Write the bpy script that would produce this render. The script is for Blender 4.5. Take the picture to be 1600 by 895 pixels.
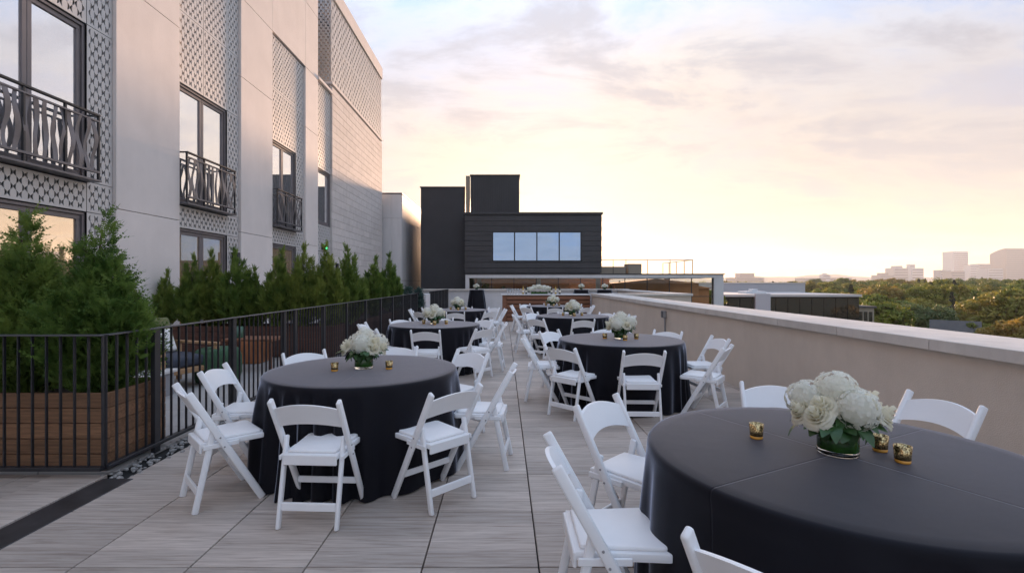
import bpy, bmesh, math, random
import numpy as np
from mathutils import Vector, Matrix
R = math.radians
random.seed(7)
rng = np.random.default_rng(7)
sc = bpy.context.scene
for o in list(bpy.data.objects): bpy.data.objects.remove(o)

# ------------------------------------------------------------------ camera
EYE = 1.49
F = 756.0          # focal length in photo pixels (1600 wide)
CX, CY = 787.0, 440.0
cam = bpy.data.cameras.new('camera'); camo = bpy.data.objects.new('camera', cam)
sc.collection.objects.link(camo); sc.camera = camo
cam.sensor_width = 36.0; cam.lens = 36.0 * F / 1600.0
cam.shift_x = (800 - CX) / 1600.0
cam.shift_y = -(447.5 - CY) / 1600.0
camo.location = (0, 0, EYE); camo.rotation_euler = (R(90), 0, 0)
cam.clip_start = 0.05; cam.clip_end = 9000

def at(px, py, Y):
    "photo pixel at depth Y -> world point"
    return Vector(((px - CX) / F * Y, Y, EYE - (py - CY) / F * Y))

# ------------------------------------------------------------------ world
SUN_EL, SUN_AZ = R(5.0), R(5.0)       # azimuth to the right of +Y
sdir = Vector((math.sin(SUN_AZ) * math.cos(SUN_EL), math.cos(SUN_AZ) * math.cos(SUN_EL), math.sin(SUN_EL)))
w = bpy.data.worlds.new('World'); sc.world = w; w.use_nodes = True
nt = w.node_tree; nt.nodes.clear()
N = nt.nodes.new; L = nt.links.new
def wmath(op, a, b=None, c=None, clamp=False):
    n = N('ShaderNodeMath'); n.operation = op; n.use_clamp = clamp
    for i, v in enumerate((a, b, c)):
        if v is None: continue
        if isinstance(v, (int, float)): n.inputs[i].default_value = v
        else: L(v, n.inputs[i])
    return n.outputs[0]
def wmix(f, a, b, blend='MIX'):
    n = N('ShaderNodeMix'); n.data_type = 'RGBA'; n.blend_type = blend
    for s, v in ((n.inputs[0], f), (n.inputs[6], a), (n.inputs[7], b)):
        if isinstance(v, (int, float)): s.default_value = v
        elif isinstance(v, tuple): s.default_value = (*v, 1)
        else: L(v, s)
    return n.outputs[2]
sky = N('ShaderNodeTexSky'); sky.sky_type = 'NISHITA'; sky.sun_disc = False
sky.sun_elevation = SUN_EL; sky.sun_rotation = SUN_AZ
sky.air_density = 1.0; sky.dust_density = 1.5; sky.ozone_density = 1.5; sky.altitude = 1600
tc = N('ShaderNodeTexCoord')
sep = N('ShaderNodeSeparateXYZ'); L(tc.outputs['Generated'], sep.inputs[0])
dz = wmath('MAXIMUM', sep.outputs[2], 0.0)
dot = N('ShaderNodeVectorMath'); dot.operation = 'DOT_PRODUCT'; L(tc.outputs['Generated'], dot.inputs[0]); dot.inputs[1].default_value = sdir
ca = wmath('MAXIMUM', dot.outputs['Value'], 0.0)
glow = wmath('POWER', ca, 14.0)
glow2 = wmath('POWER', ca, 110.0)
den = wmath('ADD', dz, 0.16)
cv = N('ShaderNodeCombineXYZ')
L(wmath('DIVIDE', sep.outputs[0], den), cv.inputs[0]); L(wmath('DIVIDE', sep.outputs[1], den), cv.inputs[1]); cv.inputs[2].default_value = 3.1
def noise(scale, detail, rough, dist=0.0, stretch=(1, 1, 1)):
    m = N('ShaderNodeMapping'); L(cv.outputs[0], m.inputs[0]); m.inputs['Scale'].default_value = stretch
    n = N('ShaderNodeTexNoise'); L(m.outputs[0], n.inputs['Vector']); n.inputs['Scale'].default_value = scale
    n.inputs['Detail'].default_value = detail; n.inputs['Roughness'].default_value = rough; n.inputs['Distortion'].default_value = dist
    return n.outputs[0]
def ramp01(v, lo, hi):
    n = N('ShaderNodeMapRange'); n.interpolation_type = 'SMOOTHSTEP'; L(v, n.inputs[0]); n.inputs[1].default_value = lo; n.inputs[2].default_value = hi
    return n.outputs[0]
veil = ramp01(noise(0.50, 5, 0.55, 0.8), 0.38, 0.72)          # thin high cloud sheets
puff = ramp01(noise(1.7, 10, 0.66, 0.4, (0.75, 1.25, 1)), 0.47, 0.62)  # denser patches
edge = ramp01(noise(1.7, 10, 0.66, 0.4, (0.75, 1.25, 1)), 0.38, 0.50)  # their lit rims
low = wmath('POWER', wmath('SUBTRACT', 1.0, wmath('MINIMUM', wmath('MULTIPLY', dz, 1.85), 1.0)), 1.45)  # 1 at horizon
sunside = ramp01(wmath('ADD', wmath('MULTIPLY', sep.outputs[1], 0.8), wmath('MULTIPLY', sep.outputs[0], 0.25)), -0.35, 0.75)   # horizon is peach towards the sun, blue-mauve opposite
clear = wmix(low, (0.22, 0.35, 0.58), wmix(sunside, (0.46, 0.55, 0.76), (0.80, 0.53, 0.33)))
veilc = wmix(low, (0.385, 0.415, 0.44), wmix(sunside, (0.62, 0.64, 0.74), (0.80, 0.55, 0.36)))
base = wmix(veil, clear, veilc)
mack = ramp01(noise(5.5, 8, 0.62, 0.5, (0.7, 1.3, 1)), 0.46, 0.62)     # small broken cloudlets inside the thicker sheets
base = wmix(wmath('MULTIPLY', wmath('MULTIPLY', mack, veil), 0.5), base, wmix(low, (0.28, 0.29, 0.33), wmix(sunside, (0.46, 0.48, 0.56), (0.70, 0.50, 0.38))))
base = wmix(wmath('MULTIPLY', edge, 0.35), base, wmix(low, (0.50, 0.48, 0.46), (1.0, 0.74, 0.46)))
base = wmix(wmath('MULTIPLY', puff, 0.85), base, wmix(low, (0.25, 0.265, 0.31), wmix(sunside, (0.50, 0.52, 0.60), (0.72, 0.56, 0.48))))
def wscale(col, f):
    n = N('ShaderNodeVectorMath'); n.operation = 'SCALE'
    if isinstance(col, tuple): n.inputs[0].default_value = col
    else: L(col, n.inputs[0])
    if isinstance(f, (int, float)): n.inputs['Scale'].default_value = f
    else: L(f, n.inputs['Scale'])
    return n.outputs[0]
def wadd(a, b):
    n = N('ShaderNodeVectorMath'); n.operation = 'ADD'; L(a, n.inputs[0]); L(b, n.inputs[1]); return n.outputs[0]
lit = wmath('SUBTRACT', 1.0, wmath('MULTIPLY', puff, 0.55))
base = wadd(base, wscale((0.22, 0.10, 0.0), wmath('MULTIPLY', glow, lit)))
base = wadd(base, wscale((0.7, 0.36, 0.05), wmath('MULTIPLY', glow2, lit)))
# gentle rise from the horizon to the top of the picture; above that the sky simply goes on at the same level
zen = wmath('ADD', 1.0, wmath('MULTIPLY', wmath('POWER', wmath('MINIMUM', dz, 0.5), 3.0), 7.8))
base = wscale(base, wmath('MULTIPLY', zen, 1.85))
c3 = wmix(0.07, base, sky.outputs[0])
bg = N('ShaderNodeBackground'); bg.inputs['Strength'].default_value = 0.10
wo = N('ShaderNodeOutputWorld'); L(c3, bg.inputs[0]); L(bg.outputs[0], wo.inputs[0])

sun = bpy.data.lights.new('sun', 'SUN'); suno = bpy.data.objects.new('sun', sun); sc.collection.objects.link(suno)
sun.energy = 3.0; sun.angle = R(5); sun.color = (1.0, 0.62, 0.38)
suno.rotation_euler = sdir.to_track_quat('Z', 'Y').to_euler()
suno.location = (0, 0, 40)
vs = sc.view_settings
vs.view_transform = 'Standard'; vs.look = 'None'; vs.gamma = 1; vs.use_curve_mapping = False; vs.exposure = 2.66
sc.cycles.max_bounces = 8; sc.cycles.transparent_max_bounces = 12
sc.cycles.volume_bounces = 0

# ------------------------------------------------------------------ material helpers
MATS = {}
def newmat(name):
    m = bpy.data.materials.new(name); m.use_nodes = True; nt = m.node_tree
    return m, nt, nt.nodes['Principled BSDF']
def P(name, col, rough=0.6, metal=0.0, var=0.0, vscale=3.0, bump=0.0, bscale=60.0, stretch=(1, 1, 1), coords='Object', spec=0.5, objvar=0.0, detail=4.0, sheen=0.0, trans=0.0, ior=1.45, streak=0.0):
    m, nt, b = newmat(name); N = nt.nodes.new; L = nt.links.new
    b.inputs['Base Color'].default_value = (*col, 1); b.inputs['Roughness'].default_value = rough; b.inputs['Metallic'].default_value = metal
    b.inputs['Specular IOR Level'].default_value = spec
    if sheen: b.inputs['Sheen Weight'].default_value = sheen; b.inputs['Sheen Roughness'].default_value = 0.4
    if trans: b.inputs['Transmission Weight'].default_value = trans; b.inputs['IOR'].default_value = ior
    tcn = N('ShaderNodeTexCoord'); mp = N('ShaderNodeMapping'); mp.inputs['Scale'].default_value = stretch
    if coords == 'World':
        g = N('ShaderNodeNewGeometry'); L(g.outputs['Position'], mp.inputs[0])
    else: L(tcn.outputs[coords], mp.inputs[0])
    src = None
    if var:
        n = N('ShaderNodeTexNoise'); L(mp.outputs[0], n.inputs['Vector']); n.inputs['Scale'].default_value = vscale; n.inputs['Detail'].default_value = detail; n.inputs['Roughness'].default_value = 0.62
        mr = N('ShaderNodeMapRange'); L(n.outputs[0], mr.inputs[0]); mr.inputs[1].default_value = 0.3; mr.inputs[2].default_value = 0.7; mr.inputs[3].default_value = 1 - var; mr.inputs[4].default_value = 1 + var
        src = mr.outputs[0]
    if streak:      # rain streaks and stains
        g3 = N('ShaderNodeNewGeometry'); mp3 = N('ShaderNodeMapping'); mp3.inputs['Scale'].default_value = (2.2, 2.2, 0.3); L(g3.outputs['Position'], mp3.inputs[0])
        n3 = N('ShaderNodeTexNoise'); L(mp3.outputs[0], n3.inputs['Vector']); n3.inputs['Scale'].default_value = 1.5; n3.inputs['Detail'].default_value = 7; n3.inputs['Roughness'].default_value = 0.7
        r3 = N('ShaderNodeMapRange'); L(n3.outputs[0], r3.inputs[0]); r3.inputs[1].default_value = 0.35; r3.inputs[2].default_value = 0.75; r3.inputs[3].default_value = 1 + streak * 0.4; r3.inputs[4].default_value = 1 - streak
        if src is None: src = r3.outputs[0]
        else:
            mm = N('ShaderNodeMath'); mm.operation = 'MULTIPLY'; L(src, mm.inputs[0]); L(r3.outputs[0], mm.inputs[1]); src = mm.outputs[0]
    if objvar:
        oi = N('ShaderNodeObjectInfo'); mr2 = N('ShaderNodeMapRange'); L(oi.outputs['Random'], mr2.inputs[0]); mr2.inputs[3].default_value = 1 - objvar; mr2.inputs[4].default_value = 1 + objvar
        if src is None: src = mr2.outputs[0]
        else:
            mm = N('ShaderNodeMath'); mm.operation = 'MULTIPLY'; L(src, mm.inputs[0]); L(mr2.outputs[0], mm.inputs[1]); src = mm.outputs[0]
    if src is not None:
        mx = N('ShaderNodeVectorMath'); mx.operation = 'SCALE'; mx.inputs[0].default_value = col; L(src, mx.inputs['Scale']); L(mx.outputs[0], b.inputs['Base Color'])
    if bump:
        n2 = N('ShaderNodeTexNoise'); L(mp.outputs[0], n2.inputs['Vector']); n2.inputs['Scale'].default_value = bscale; n2.inputs['Detail'].default_value = 3
        bp = N('ShaderNodeBump'); bp.inputs['Strength'].default_value = bump; bp.inputs['Distance'].default_value = 0.01; L(n2.outputs[0], bp.inputs['Height']); L(bp.outputs[0], b.inputs['Normal'])
    MATS[name] = m
    return m
def leafmat(name, col, col2, vscale, transl=0.35, objvar=0.12):
    m, nt, b = newmat(name); N = nt.nodes.new; L = nt.links.new
    g = N('ShaderNodeNewGeometry'); n = N('ShaderNodeTexNoise'); L(g.outputs['Position'], n.inputs['Vector']); n.inputs['Scale'].default_value = vscale; n.inputs['Detail'].default_value = 5
    mr = N('ShaderNodeMapRange'); L(n.outputs[0], mr.inputs[0]); mr.inputs[1].default_value = 0.35; mr.inputs[2].default_value = 0.65
    mx = N('ShaderNodeMix'); mx.data_type = 'RGBA'; L(mr.outputs[0], mx.inputs[0]); mx.inputs[6].default_value = (*col, 1); mx.inputs[7].default_value = (*col2, 1)
    oi = N('ShaderNodeObjectInfo'); hs = N('ShaderNodeHueSaturation'); L(mx.outputs[2], hs.inputs['Color'])
    m1 = N('ShaderNodeMapRange'); L(oi.outputs['Random'], m1.inputs[0]); m1.inputs[3].default_value = 0.5 - objvar * 0.28; m1.inputs[4].default_value = 0.5 + objvar * 0.12; L(m1.outputs[0], hs.inputs['Hue'])
    m2 = N('ShaderNodeMapRange'); L(oi.outputs['Random'], m2.inputs[0]); m2.inputs[3].default_value = 1 + objvar; m2.inputs[4].default_value = 1 - objvar; L(m2.outputs[0], hs.inputs['Value'])
    L(hs.outputs[0], b.inputs['Base Color']); b.inputs['Roughness'].default_value = 0.55; b.inputs['Specular IOR Level'].default_value = 0.25
    tr = N('ShaderNodeBsdfTranslucent'); L(hs.outputs[0], tr.inputs[0]); ms = N('ShaderNodeMixShader'); ms.inputs[0].default_value = transl
    out = nt.nodes['Material Output']; L(b.outputs[0], ms.inputs[1]); L(tr.outputs[0], ms.inputs[2]); L(ms.outputs[0], out.inputs[0])
    MATS[name] = m; return m

P('chair_white', (0.86, 0.87, 0.89), 0.38, var=0.025, vscale=5, bump=0.04, bscale=90)
P('vinyl_white', (0.88, 0.88, 0.89), 0.45, var=0.02, vscale=8, bump=0.05, bscale=40)
P('black_metal', (0.022, 0.023, 0.028), 0.42, metal=0.0, var=0.15, vscale=6, bump=0.05, bscale=200)
P('rail_cap', (0.10, 0.10, 0.11), 0.38, metal=0.3, var=0.15, vscale=6)
P('balcony_metal', (0.16, 0.155, 0.17), 0.4, metal=0.5, var=0.1, vscale=4)
P('window_frame', (0.17, 0.155, 0.165), 0.45, metal=0.2, var=0.06, vscale=4)
P('stucco', (0.64, 0.56, 0.485), 0.9, streak=0.045, var=0.05, vscale=2.5, bump=0.35, bscale=140, coords='World')
P('coping', (0.62, 0.58, 0.54), 0.8, streak=0.08, var=0.09, vscale=5, bump=0.12, bscale=90, coords='World', objvar=0.05, detail=8)
P('cladding', (0.76, 0.70, 0.675), 0.8, streak=0.035, var=0.05, vscale=1.3, bump=0.08, bscale=60, coords='World', objvar=0.02, detail=8)
P('block', (0.66, 0.605, 0.58), 0.85, streak=0.05, var=0.07, vscale=4, bump=0.2, bscale=70, coords='World', objvar=0.06)
P('mortar', (0.33, 0.31, 0.30), 0.9)
P('screen', (0.58, 0.565, 0.565), 0.5, metal=0.15, var=0.05, vscale=2)
P('core_dark', (0.014, 0.014, 0.017), 0.8, var=0.1, vscale=2)
P('white_panel', (0.66, 0.65, 0.66), 0.55, streak=0.08, var=0.03, vscale=1.0, coords='World')
P('charcoal', (0.052, 0.05, 0.054), 0.5, streak=0.2, var=0.10, vscale=1.2, bump=0.03, bscale=30, coords='World', objvar=0.05)
P('charcoal2', (0.040, 0.040, 0.046), 0.6, var=0.15, vscale=0.8, coords='World')
P('cedar', (0.20, 0.085, 0.045), 0.6, var=0.28, vscale=4, stretch=(1.5, 14, 22), bump=0.2, bscale=25, objvar=0.16)
P('planter_wood', (0.24, 0.125, 0.065), 0.7, var=0.35, vscale=3, stretch=(1.2, 14, 20), bump=0.3, bscale=20, objvar=0.2)
P('planter_dark', (0.105, 0.045, 0.03), 0.7, var=0.3, vscale=3, stretch=(1.2, 14, 20), bump=0.2, bscale=20, objvar=0.15)
P('soil', (0.035, 0.022, 0.015), 0.95, var=0.4, vscale=30, bump=0.8, bscale=60)
P('slab', (0.02, 0.02, 0.02), 0.9)
P('lounge_tile', (0.40, 0.385, 0.375), 0.7, var=0.06, vscale=3, coords='World', objvar=0.05)
P('metal_strip', (0.085, 0.082, 0.086), 0.38, metal=0.55, var=0.35, vscale=5, detail=9, bump=0.05, bscale=30)
P('gravel', (0.40, 0.385, 0.37), 0.85, var=0.25, vscale=25, bump=0.3, bscale=80, objvar=0.3)
def petalmat(name, col):
    m, nt, b = newmat(name); N = nt.nodes.new; L = nt.links.new
    b.inputs['Base Color'].default_value = (*col, 1); b.inputs['Roughness'].default_value = 0.6
    tr = N('ShaderNodeBsdfTranslucent'); tr.inputs[0].default_value = (*col, 1); ms = N('ShaderNodeMixShader'); ms.inputs[0].default_value = 0.5
    L(b.outputs[0], ms.inputs[1]); L(tr.outputs[0], ms.inputs[2]); L(ms.outputs[0], nt.nodes['Material Output'].inputs[0]); MATS[name] = m
petalmat('petal_white', (0.96, 0.955, 0.88))
petalmat('petal_cream', (0.92, 0.89, 0.76))
P('greenery', (0.030, 0.085, 0.022), 0.4, var=0.35, vscale=14)
P('vase_green', (0.022, 0.075, 0.012), 0.12, var=0.6, vscale=18, spec=0.6)
P('glass', (0.97, 0.99, 0.97), 0.0, trans=1.0, ior=1.45)
P('wine_glass', (1, 1, 1), 0.0, trans=1.0, ior=1.3)
P('pav_glass', (0.80, 0.84, 0.80), 0.0, trans=1.0, ior=1.45)
P('bottle_dark', (0.012, 0.02, 0.012), 0.1)
P('bottle_gold', (0.5, 0.33, 0.08), 0.2)
P('paper_label', (0.75, 0.7, 0.6), 0.7)
P('marble', (0.70, 0.69, 0.68), 0.35, var=0.06, vscale=4)
P('olive', (0.13, 0.14, 0.055), 0.9, var=0.12, vscale=40, sheen=0.2)
P('navy', (0.05, 0.058, 0.082), 0.9, var=0.12, vscale=40)
P('teak', (0.42, 0.25, 0.13), 0.6, var=0.2, vscale=5, stretch=(1, 10, 10))
P('pouf_green', (0.045, 0.105, 0.055), 0.9, var=0.3, vscale=40, stretch=(1, 1, 6), bump=0.5, bscale=60)
P('copper', (0.50, 0.21, 0.10), 0.35, metal=0.5, var=0.2, vscale=4)
P('concrete', (0.30, 0.30, 0.32), 0.8, var=0.08, vscale=4)
P('white_pillow', (0.75, 0.74, 0.72), 0.8)
P('mug_green', (0.05, 0.12, 0.08), 0.3)
P('bark', (0.07, 0.05, 0.035), 0.9, var=0.3, vscale=10, bump=0.6, bscale=30)
P('curtain_green', (0.05, 0.17, 0.14), 0.8, var=0.25, vscale=2.0, stretch=(1, 12, 0.2))
P('brick_house', (0.48, 0.21, 0.09), 0.85, var=0.1, vscale=1.0)
P('roof_dark', (0.09, 0.085, 0.085), 0.8, var=0.15, vscale=1.0)
P('roof_pale', (0.55, 0.53, 0.52), 0.8, var=0.06, vscale=0.2)
P('house_white', (0.62, 0.64, 0.66), 0.7)
P('office_grey', (0.50, 0.50, 0.54), 0.7, var=0.04, vscale=0.1)
P('beige_wall', (0.33, 0.28, 0.22), 0.8, var=0.08, vscale=0.3)
P('dark_glass', (0.03, 0.028, 0.026), 0.04, spec=1.0)
P('city_a', (0.34, 0.34, 0.38), 0.7, objvar=0.12)
P('city_b', (0.28, 0.25, 0.27), 0.7, objvar=0.12)
P('city_c', (0.38, 0.40, 0.46), 0.6, objvar=0.12)
P('city_glass', (0.20, 0.20, 0.24), 0.2)
P('grass', (0.045, 0.06, 0.018), 0.95, var=0.4, vscale=0.06, coords='World', detail=8)
P('box_grey', (0.30, 0.30, 0.31), 0.5)
leafmat('arbor_leaf', (0.06, 0.125, 0.025), (0.20, 0.30, 0.07), 7.0, 0.42, 0.05)
leafmat('juniper_leaf', (0.085, 0.15, 0.03), (0.23, 0.31, 0.07), 5.0, 0.42, 0.08)
leafmat('spruce_leaf', (0.06, 0.11, 0.10), (0.12, 0.19, 0.17), 6.0, 0.2, 0.05)
leafmat('tree_leaf', (0.085, 0.145, 0.02), (0.23, 0.25, 0.035), 0.22, 0.3, 0.16)
leafmat('tree_yellow', (0.18, 0.19, 0.03), (0.28, 0.22, 0.045), 0.25, 0.3, 0.15)
leafmat('tree_grey', (0.075, 0.125, 0.045), (0.13, 0.18, 0.07), 0.3, 0.3, 0.08)
leafmat('conifer_leaf', (0.030, 0.048, 0.030), (0.065, 0.085, 0.055), 0.5, 0.15, 0.1)

def window_glass(name, tint, refl, curtain):
    m, nt, b = newmat(name); N = nt.nodes.new; L = nt.links.new
    b.inputs['Base Color'].default_value = (*curtain, 1); b.inputs['Roughness'].default_value = 0.9
    # hanging sheer curtain behind the pane: soft vertical pleats
    g = N('ShaderNodeNewGeometry'); mp = N('ShaderNodeMapping'); mp.inputs['Scale'].default_value = (7, 7, 0.15); L(g.outputs['Position'], mp.inputs[0])
    n = N('ShaderNodeTexNoise'); L(mp.outputs[0], n.inputs['Vector']); n.inputs['Scale'].default_value = 1.6; n.inputs['Detail'].default_value = 3
    mr = N('ShaderNodeMapRange'); L(n.outputs[0], mr.inputs[0]); mr.inputs[3].default_value = 0.6; mr.inputs[4].default_value = 1.3
    sc_ = N('ShaderNodeVectorMath'); sc_.operation = 'SCALE'; sc_.inputs[0].default_value = curtain; L(mr.outputs[0], sc_.inputs['Scale']); L(sc_.outputs[0], b.inputs['Base Color'])
    gl = N('ShaderNodeBsdfGlossy'); gl.inputs['Color'].default_value = (*tint, 1); gl.inputs['Roughness'].default_value = 0.02
    ms = N('ShaderNodeMixShader'); ms.inputs[0].default_value = refl
    L(b.outputs[0], ms.inputs[1]); L(gl.outputs[0], ms.inputs[2]); L(ms.outputs[0], nt.nodes['Material Output'].inputs[0])
    MATS[name] = m
window_glass('pane', (0.95, 0.97, 1.0), 0.84, (0.55, 0.55, 0.57))
window_glass('pane_low', (1.0, 0.90, 0.78), 0.62, (0.50, 0.34, 0.20))  # warm tint and backing put the mirrored sunset into the pane colour
window_glass('pane_black', (0.42, 0.56, 0.80), 0.85, (0.03, 0.03, 0.035))  # blue tint stands in for clear sky mirrored in the panes

def cloth_mat():
    m, nt, b = newmat('cloth_black'); N = nt.nodes.new; L = nt.links.new
    b.inputs['Base Color'].default_value = (0.008, 0.008, 0.012, 1); b.inputs['Roughness'].default_value = 0.55; b.inputs['Specular IOR Level'].default_value = 0.12
    b.inputs['Sheen Weight'].default_value = 1.0; b.inputs['Sheen Roughness'].default_value = 0.30; b.inputs['Sheen Tint'].default_value = (0.80, 0.84, 1.0, 1)
    tcn = N('ShaderNodeTexCoord'); sp = N('ShaderNodeSeparateXYZ'); L(tcn.outputs['Object'], sp.inputs[0])
    def mth(op, a, b_=None):
        n = N('ShaderNodeMath'); n.operation = op
        for i, v in enumerate((a, b_)):
            if v is None: continue
            if isinstance(v, (int, float)): n.inputs[i].default_value = v
            else: L(v, n.inputs[i])
        return n.outputs[0]
    def ridge(s):
        n = N('ShaderNodeMapRange'); n.interpolation_type = 'SMOOTHSTEP'; L(mth('ABSOLUTE', s), n.inputs[0]); n.inputs[1].default_value = 0.0; n.inputs[2].default_value = 0.006; n.inputs[3].default_value = 1; n.inputs[4].default_value = 0
        return n.outputs[0]
    h = mth('MAXIMUM', ridge(sp.outputs[0]), ridge(sp.outputs[1]))
    n = N('ShaderNodeTexNoise'); L(tcn.outputs['Object'], n.inputs['Vector']); n.inputs['Scale'].default_value = 5; n.inputs['Detail'].default_value = 3
    weave = N('ShaderNodeTexNoise'); L(tcn.outputs['Object'], weave.inputs['Vector']); weave.inputs['Scale'].default_value = 700
    hh = mth('ADD', mth('ADD', mth('MULTIPLY', h, -0.22), mth('MULTIPLY', n.outputs[0], 0.25)), mth('MULTIPLY', weave.outputs[0], 0.06))
    bp = N('ShaderNodeBump'); bp.inputs['Strength'].default_value = 0.8; bp.inputs['Distance'].default_value = 0.006; L(hh, bp.inputs['Height']); L(bp.outputs[0], b.inputs['Normal'])
    MATS['cloth_black'] = m
cloth_mat()

def paver_mat():
    m, nt, b = newmat('paver'); N = nt.nodes.new; L = nt.links.new
    g = N('ShaderNodeNewGeometry'); sp = N('ShaderNodeSeparateXYZ'); L(g.outputs['Position'], sp.inputs[0])
    def mth(op, a, b_=None):
        n = N('ShaderNodeMath'); n.operation = op
        for i, v in enumerate((a, b_)):
            if v is None: continue
            if isinstance(v, (int, float)): n.inputs[i].default_value = v
            else: L(v, n.inputs[i])
        return n.outputs[0]
    iy = mth('FLOOR', mth('DIVIDE', mth('SUBTRACT', sp.outputs[1], 2.53), 0.609 / 4))      # printed boards inside one paver
    ix = mth('FLOOR', mth('DIVIDE', mth('SUBTRACT', sp.outputs[0], 0.184), 0.609))
    cb = N('ShaderNodeCombineXYZ'); L(ix, cb.inputs[0]); L(iy, cb.inputs[1])
    wn = N('ShaderNodeTexWhiteNoise'); wn.noise_dimensions = '3D'; L(cb.outputs[0], wn.inputs['Vector'])
    off = N('ShaderNodeVectorMath'); off.operation = 'ADD'; L(g.outputs['Position'], off.inputs[0])
    s3 = N('ShaderNodeVectorMath'); s3.operation = 'SCALE'; L(wn.outputs['Color'], s3.inputs[0]); s3.inputs['Scale'].default_value = 17.0; L(s3.outputs[0], off.inputs[1])
    mp = N('ShaderNodeMapping'); mp.inputs['Scale'].default_value = (1.3, 22, 1); L(off.outputs[0], mp.inputs[0])
    n1 = N('ShaderNodeTexNoise'); L(mp.outputs[0], n1.inputs['Vector']); n1.inputs['Scale'].default_value = 2.2; n1.inputs['Detail'].default_value = 8; n1.inputs['Roughness'].default_value = 0.65; n1.inputs['Distortion'].default_value = 0.5
    cr = N('ShaderNodeValToRGB'); L(n1.outputs[0], cr.inputs[0]); e = cr.color_ramp.elements
    e[0].position = 0.28; e[0].color = (0.315, 0.255, 0.215, 1); e[1].position = 0.72; e[1].color = (0.62, 0.545, 0.485, 1)
    x = cr.color_ramp.elements.new(0.5); x.color = (0.49, 0.42, 0.37, 1)
    mr = N('ShaderNodeMapRange'); L(wn.outputs['Value'], mr.inputs[0]); mr.inputs[3].default_value = 0.84; mr.inputs[4].default_value = 1.12
    fr = mth('FRACT', mth('DIVIDE', mth('SUBTRACT', sp.outputs[1], 2.53), 0.609 / 4))
    line = N('ShaderNodeMapRange'); L(mth('ABSOLUTE', mth('SUBTRACT', fr, 0.5)), line.inputs[0]); line.inputs[1].default_value = 0.485; line.inputs[2].default_value = 0.5; line.inputs[3].default_value = 1.0; line.inputs[4].default_value = 0.78
    oi = N('ShaderNodeObjectInfo'); om_ = N('ShaderNodeMapRange'); L(oi.outputs['Random'], om_.inputs[0]); om_.inputs[3].default_value = 0.88; om_.inputs[4].default_value = 1.08
    st = N('ShaderNodeTexNoise'); L(g.outputs['Position'], st.inputs['Vector']); st.inputs['Scale'].default_value = 0.9; st.inputs['Detail'].default_value = 6
    sm = N('ShaderNodeMapRange'); L(st.outputs[0], sm.inputs[0]); sm.inputs[1].default_value = 0.3; sm.inputs[2].default_value = 0.7; sm.inputs[3].default_value = 0.90; sm.inputs[4].default_value = 1.06
    v = mth('MULTIPLY', mth('MULTIPLY', mr.outputs[0], line.outputs[0]), mth('MULTIPLY', om_.outputs[0], sm.outputs[0]))
    sc_ = N('ShaderNodeVectorMath'); sc_.operation = 'SCALE'; L(cr.outputs[0], sc_.inputs[0]); L(v, sc_.inputs['Scale']); L(sc_.outputs[0], b.inputs['Base Color'])
    b.inputs['Roughness'].default_value = 0.55; b.inputs['Specular IOR Level'].default_value = 0.4
    bp = N('ShaderNodeBump'); bp.inputs['Strength'].default_value = 0.12; bp.inputs['Distance'].default_value = 0.004; L(n1.outputs[0], bp.inputs['Height']); L(bp.outputs[0], b.inputs['Normal'])
    MATS['paver'] = m
paver_mat()

def votive_mat():
    m, nt, b = newmat('votive_gold'); N = nt.nodes.new; L = nt.links.new
    tcn = N('ShaderNodeTexCoord'); n = N('ShaderNodeTexNoise'); L(tcn.outputs['Object'], n.inputs['Vector']); n.inputs['Scale'].default_value = 190; n.inputs['Detail'].default_value = 3
    cr = N('ShaderNodeValToRGB'); L(n.outputs[0], cr.inputs[0]); e = cr.color_ramp.elements
    e[0].position = 0.42; e[0].color = (0.10, 0.055, 0.018, 1); e[1].position = 0.62; e[1].color = (0.85, 0.66, 0.34, 1)
    L(cr.outputs[0], b.inputs['Base Color']); b.inputs['Metallic'].default_value = 0.85; b.inputs['Roughness'].default_value = 0.22
    MATS['votive_gold'] = m
votive_mat()
P('votive_amber', (0.75, 0.36, 0.06), 0.15)
P('votive_wax', (0.80, 0.76, 0.66), 0.5)
def emis(name, col, st):
    m, nt, b = newmat(name); b.inputs['Base Color'].default_value = (*col, 1); b.inputs['Emission Color'].default_value = (*col, 1); b.inputs['Emission Strength'].default_value = st; MATS[name] = m
emis('exit_green', (0.05, 0.6, 0.2), 0.8)

# ------------------------------------------------------------------ mesh helpers
COL = sc.collection
def link(name, me, parent=None, loc=None):
    o = bpy.data.objects.new(name, me); COL.objects.link(o)
    if parent is not None: o.parent = parent
    if loc is not None: o.location = loc
    return o
def mesh(name, verts, faces, mat, smooth=False):
    me = bpy.data.meshes.new(name); me.from_pydata([tuple(v) for v in verts], [], faces); me.update()
    if mat: me.materials.append(MATS[mat])
    if smooth: me.shade_smooth()
    return me
def quads_mesh(name, V, mat, smooth=False):
    "V: (n,4,3) array of separate quads"
    n = V.shape[0]; me = bpy.data.meshes.new(name)
    me.vertices.add(n * 4); me.vertices.foreach_set('co', V.reshape(-1).astype(np.float32))
    me.loops.add(n * 4); me.loops.foreach_set('vertex_index', np.arange(n * 4, dtype=np.int32))
    me.polygons.add(n); me.polygons.foreach_set('loop_start', np.arange(0, n * 4, 4, dtype=np.int32))
    me.update(calc_edges=True); me.validate()
    me.materials.append(MATS[mat])
    if smooth: me.shade_smooth()
    return me
def bm_mesh(name, bm, mat, smooth=False):
    me = bpy.data.meshes.new(name); bm.to_mesh(me); bm.free(); me.materials.append(MATS[mat])
    if smooth: me.shade_smooth()
    return me
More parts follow.
